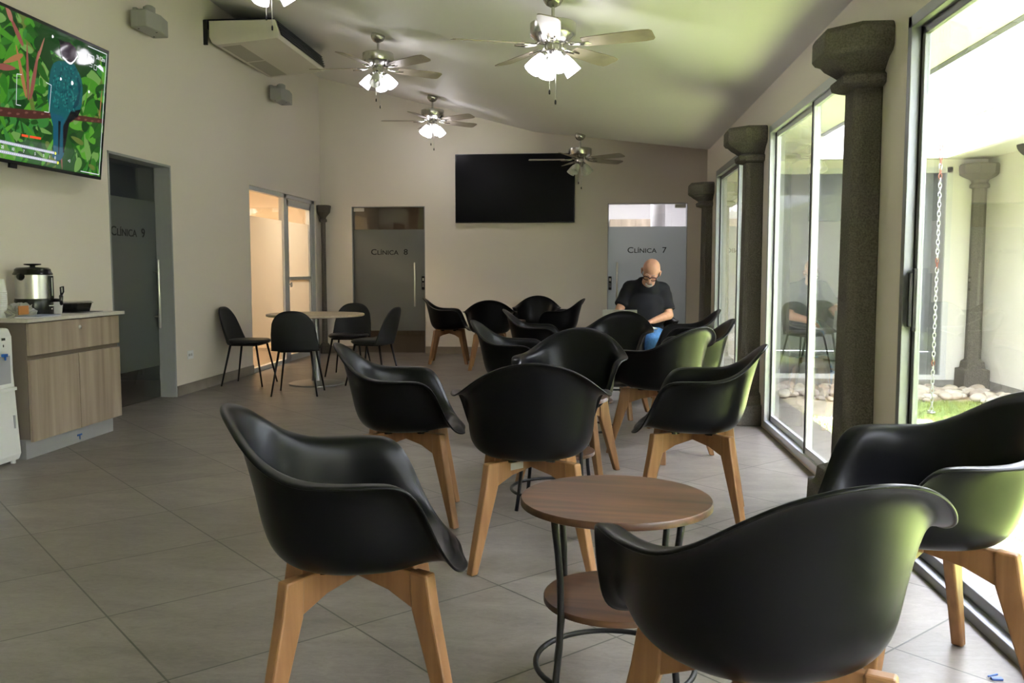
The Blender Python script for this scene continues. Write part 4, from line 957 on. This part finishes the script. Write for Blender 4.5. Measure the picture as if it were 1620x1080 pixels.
# eaves and roofs
struct(MB().prism([(XR+WT, 2.36), (2.0, 2.375), (2.0, 2.43), (XR+WT, 2.52)], -3, CY, 'y').obj('trim_2', CEIL), 'white soffit outside the window wall')
struct(MB().box(2.0, 2.05, -3, 8.2, 2.37, 2.455).obj('trim_3', mat('dark_gutter', (.10, .10, .11), .5)), 'grey gutter of the near eave')
WF = mat('white_fascia', (.82, .82, .80), .6)
struct(MB().box(3.075, 3.099, -3, 8.2, 2.60, 2.625).box(3.075, 3.099, -3, 8.2, 2.44, 2.45).obj('trim_6', mat('fascia_shadow_grey', (.35, .35, .36), .6)))  # thin grey strips added to draw the shadow lines along the opposite fascia
m_ = MB().box(3.1, 3.15, -3, 8.2, 2.17, 2.66).box(2.0, 3.15, 8.2, 8.25, 2.17, 2.66)
struct(m_.obj('trim_4', WF), 'white fascia of the opposite eave')
m_ = MB().box(3.15, CX, -3, CY, 2.38, 2.42).box(XR+WT, 3.15, 8.25, CY, 2.38, 2.42); struct(m_.obj('trim_5', EXT), 'cream soffit across the courtyard')
m_ = MB().prism([(3.1, 2.66), (7.2, 3.6), (7.2, 3.68), (3.1, 2.72)], -3, 14, 'y').prism([(8.2, 2.66), (13.6, 3.6), (13.6, 3.68), (8.2, 2.72)], 1.76, 3.1, 'x'); struct(m_.obj('ceiling_roof_across', WF), 'white roof across the courtyard')
struct(MB().box(CX-.2, 7.2, -3.1, -3, -.1, 3.6).box(XR, CX, -3.1, -3, -.1, 2.4).obj('wall_courtyard_end', EXT))
# corner column
t = thing('stone_column', 'pale weathered stone column in the courtyard corner', 'column', (4.10, 9.93, 0))
nprof('shaft', [(.10, .085), (.9, .078), (2.14, .072)], STONEL); nprof('base', [(GZ, .19), (.12, .185), (.13, .14), (.20, .13), (.23, .09)], STONEL, 4, PI/4)
nprof('capital', [(2.05, .075), (2.06, .10), (2.09, .10), (2.11, .08), (2.14, .09), (2.17, .15), (2.20, .20), (2.29, .205), (2.31, .19)], STONEL)
# spotlight
t = thing('wall_spotlight', 'round black outdoor spotlight on the courtyard wall', 'spotlight', (4.25, 8.95, 2.36))
q = Vector((0, 0, 1)).rotation_difference(Vector((-.75, -.1, -.65))).to_matrix()
MB().lathe([(.02, -.09), (.045, -.08), (.05, -.02), (.085, .05), (.09, .055), (.075, .055)], 24, (-.12, 0, 0), M=q).obj('housing', BLACKP, t, 'auto'); MB().lathe([(.072, .045), (.072, .05)], 24, (-.12, 0, 0), M=q).obj('lens', mat('spot_lens', (.7, .7, .66), .3), t, 'auto'); MB().cap((0, 0, .09), (-.12, 0, .03), .014, .014).obj('bracket', BLACKP, t, True)
# rain chain
t = thing('rain_chain', 'steel rain chain hanging from the courtyard eave into the stones', 'chain', (3.02, 8.12, 0))
MB().box(-.06, .06, -.05, .07, 2.31, 2.42).obj('gutter_outlet', WF, t, bevel=.005)
ch = MB(); z = 2.33; k = 0; RUST = mat('rusty_steel', (.22, .075, .045), .7, .3)
while z > GZ+.03:
    pts = []
    for q_ in range(14):
        a = 2*PI*q_/14; u = .013*math.cos(a); v = .026*math.sin(a)
        pts.append((u, 0, z+v) if k % 2 == 0 else (0, u, z+v))
    ch.tube(pts, .0045, 6, closed=True, mi=1 if (1 < k < 10 and k % 3 or k in (26, 27, 48)) else 0); z -= .041; k += 1
ch.obj('links', [mat('galvanised_steel', (.55, .57, .6), .35, .9), RUST], t, True)
MB().tube([(.03*math.cos(i*.9), .04*math.sin(i*.9), GZ+.012+.002*i) for i in range(12)], .008, 6).obj('coiled_end', MATS['galvanised_steel'], t, True)
# grass: blades over the turf, one uncountable object
turf = MB()
rnd = random.Random(5)
def in_grass(x, y): return (1.62 < x < 4.0 and -2.8 < y < 7.6) or (2.55 < x < 3.75 and y < 8.9 and y > 7.0) or (1.62 < x < 2.2 and y < 8.6 and y > 7 and (x-1.62) < (8.6-y)*.5)
turf.box(1.6, 4.0, -2.8, 7.5, GZ, GZ+.008).box(2.6, 3.7, 7.5, 8.85, GZ, GZ+.008).prism([(1.6, 7.5), (2.15, 7.5), (1.65, 8.5), (1.6, 8.5)], GZ, GZ+.008)
for k in range(26000):
    x = rnd.uniform(1.6, 4.0); y = 8.9 - 9.2*rnd.random()**1.5
    if not in_grass(x, y): continue
    a = rnd.uniform(0, 2*PI); h = rnd.uniform(.018, .035); w_ = .0022 + .0006*rnd.random(); lx, ly = rnd.uniform(-.012, .012), rnd.uniform(-.012, .012)
    turf.v += [(x-w_*math.cos(a), y-w_*math.sin(a), GZ+.006), (x+w_*math.cos(a), y+w_*math.sin(a), GZ+.006), (x+lx, y+ly, GZ+.006+h)]; n = len(turf.v); turf.f.append((n-3, n-2, n-1)); turf.m.append(0)
me = bpy.data.meshes.new('grass'); me.from_pydata(turf.v, [], turf.f); me.materials.append(mat('green_turf', (.27, .345, .10), .8, noise=(14, .3)))
g = bpy.data.objects.new('grass', me); COL.objects.link(g); tag(g, 'bright green turf covering the courtyard floor', 'grass', kind='stuff')
# river stones
PEB = [mat('pebble_%d' % i, c, .8, noise=(15, .15)) for i, c in enumerate(((.55, .48, .40), (.62, .57, .50), (.46, .38, .32), (.50, .44, .40)))]
proto = []
for i in range(4):
    b = MB().ell((0, 0, 0), (.075, .052, .036), 14, 9); rr = random.Random(i)
    ph = [rr.uniform(0, 6) for _ in range(3)]
    b.v = [(x*(1+.12*math.sin(30*y+ph[0])), y*(1+.12*math.sin(25*x+ph[1])), z*(1+.1*math.sin(28*x+ph[2]))) for x, y, z in b.v]
    proto.append(b.mesh('river_stone', PEB[i], True))
spots = []; rnd = random.Random(21)
def scatter(n, fx, fy, s0=.8, s1=1.5):
    c = 0; tries = 0
    while c < n and tries < n*60:
        tries += 1; x, y, s_ = fx(), fy(), rnd.uniform(s0, s1)
        if all((x-a)**2 + (y-b_)**2 > (.052*(s_+q))**2 for a, b_, q in spots): spots.append((x, y, s_)); c += 1
scatter(80, lambda: rnd.uniform(1.6, 4.0), lambda: rnd.uniform(9.05, 9.72)); scatter(34, lambda: rnd.uniform(3.72, 4.1), lambda: rnd.uniform(7.6, 9.2)); scatter(26, lambda: rnd.uniform(1.55, 1.95), lambda: rnd.uniform(5.2, 6.6)); scatter(14, lambda: rnd.uniform(1.55, 1.85), lambda: rnd.uniform(2.4, 3.6)); scatter(14, lambda: rnd.uniform(2.2, 3.3), lambda: rnd.uniform(8.85, 9.1), .5, .9)
for x, y, s_ in spots:
    o = bpy.data.objects.new('river_stone', proto[rnd.randrange(4)]); COL.objects.link(o); o.scale = (s_, s_, s_*.95)
    o.location = (x, y, GZ+.036*s_); o.rotation_euler = (rnd.uniform(-.12, .12), rnd.uniform(-.12, .12), rnd.uniform(0, 6.28))
    tag(o, 'smooth pale river stone on the courtyard ground', 'stone', 'river stones edging the courtyard')
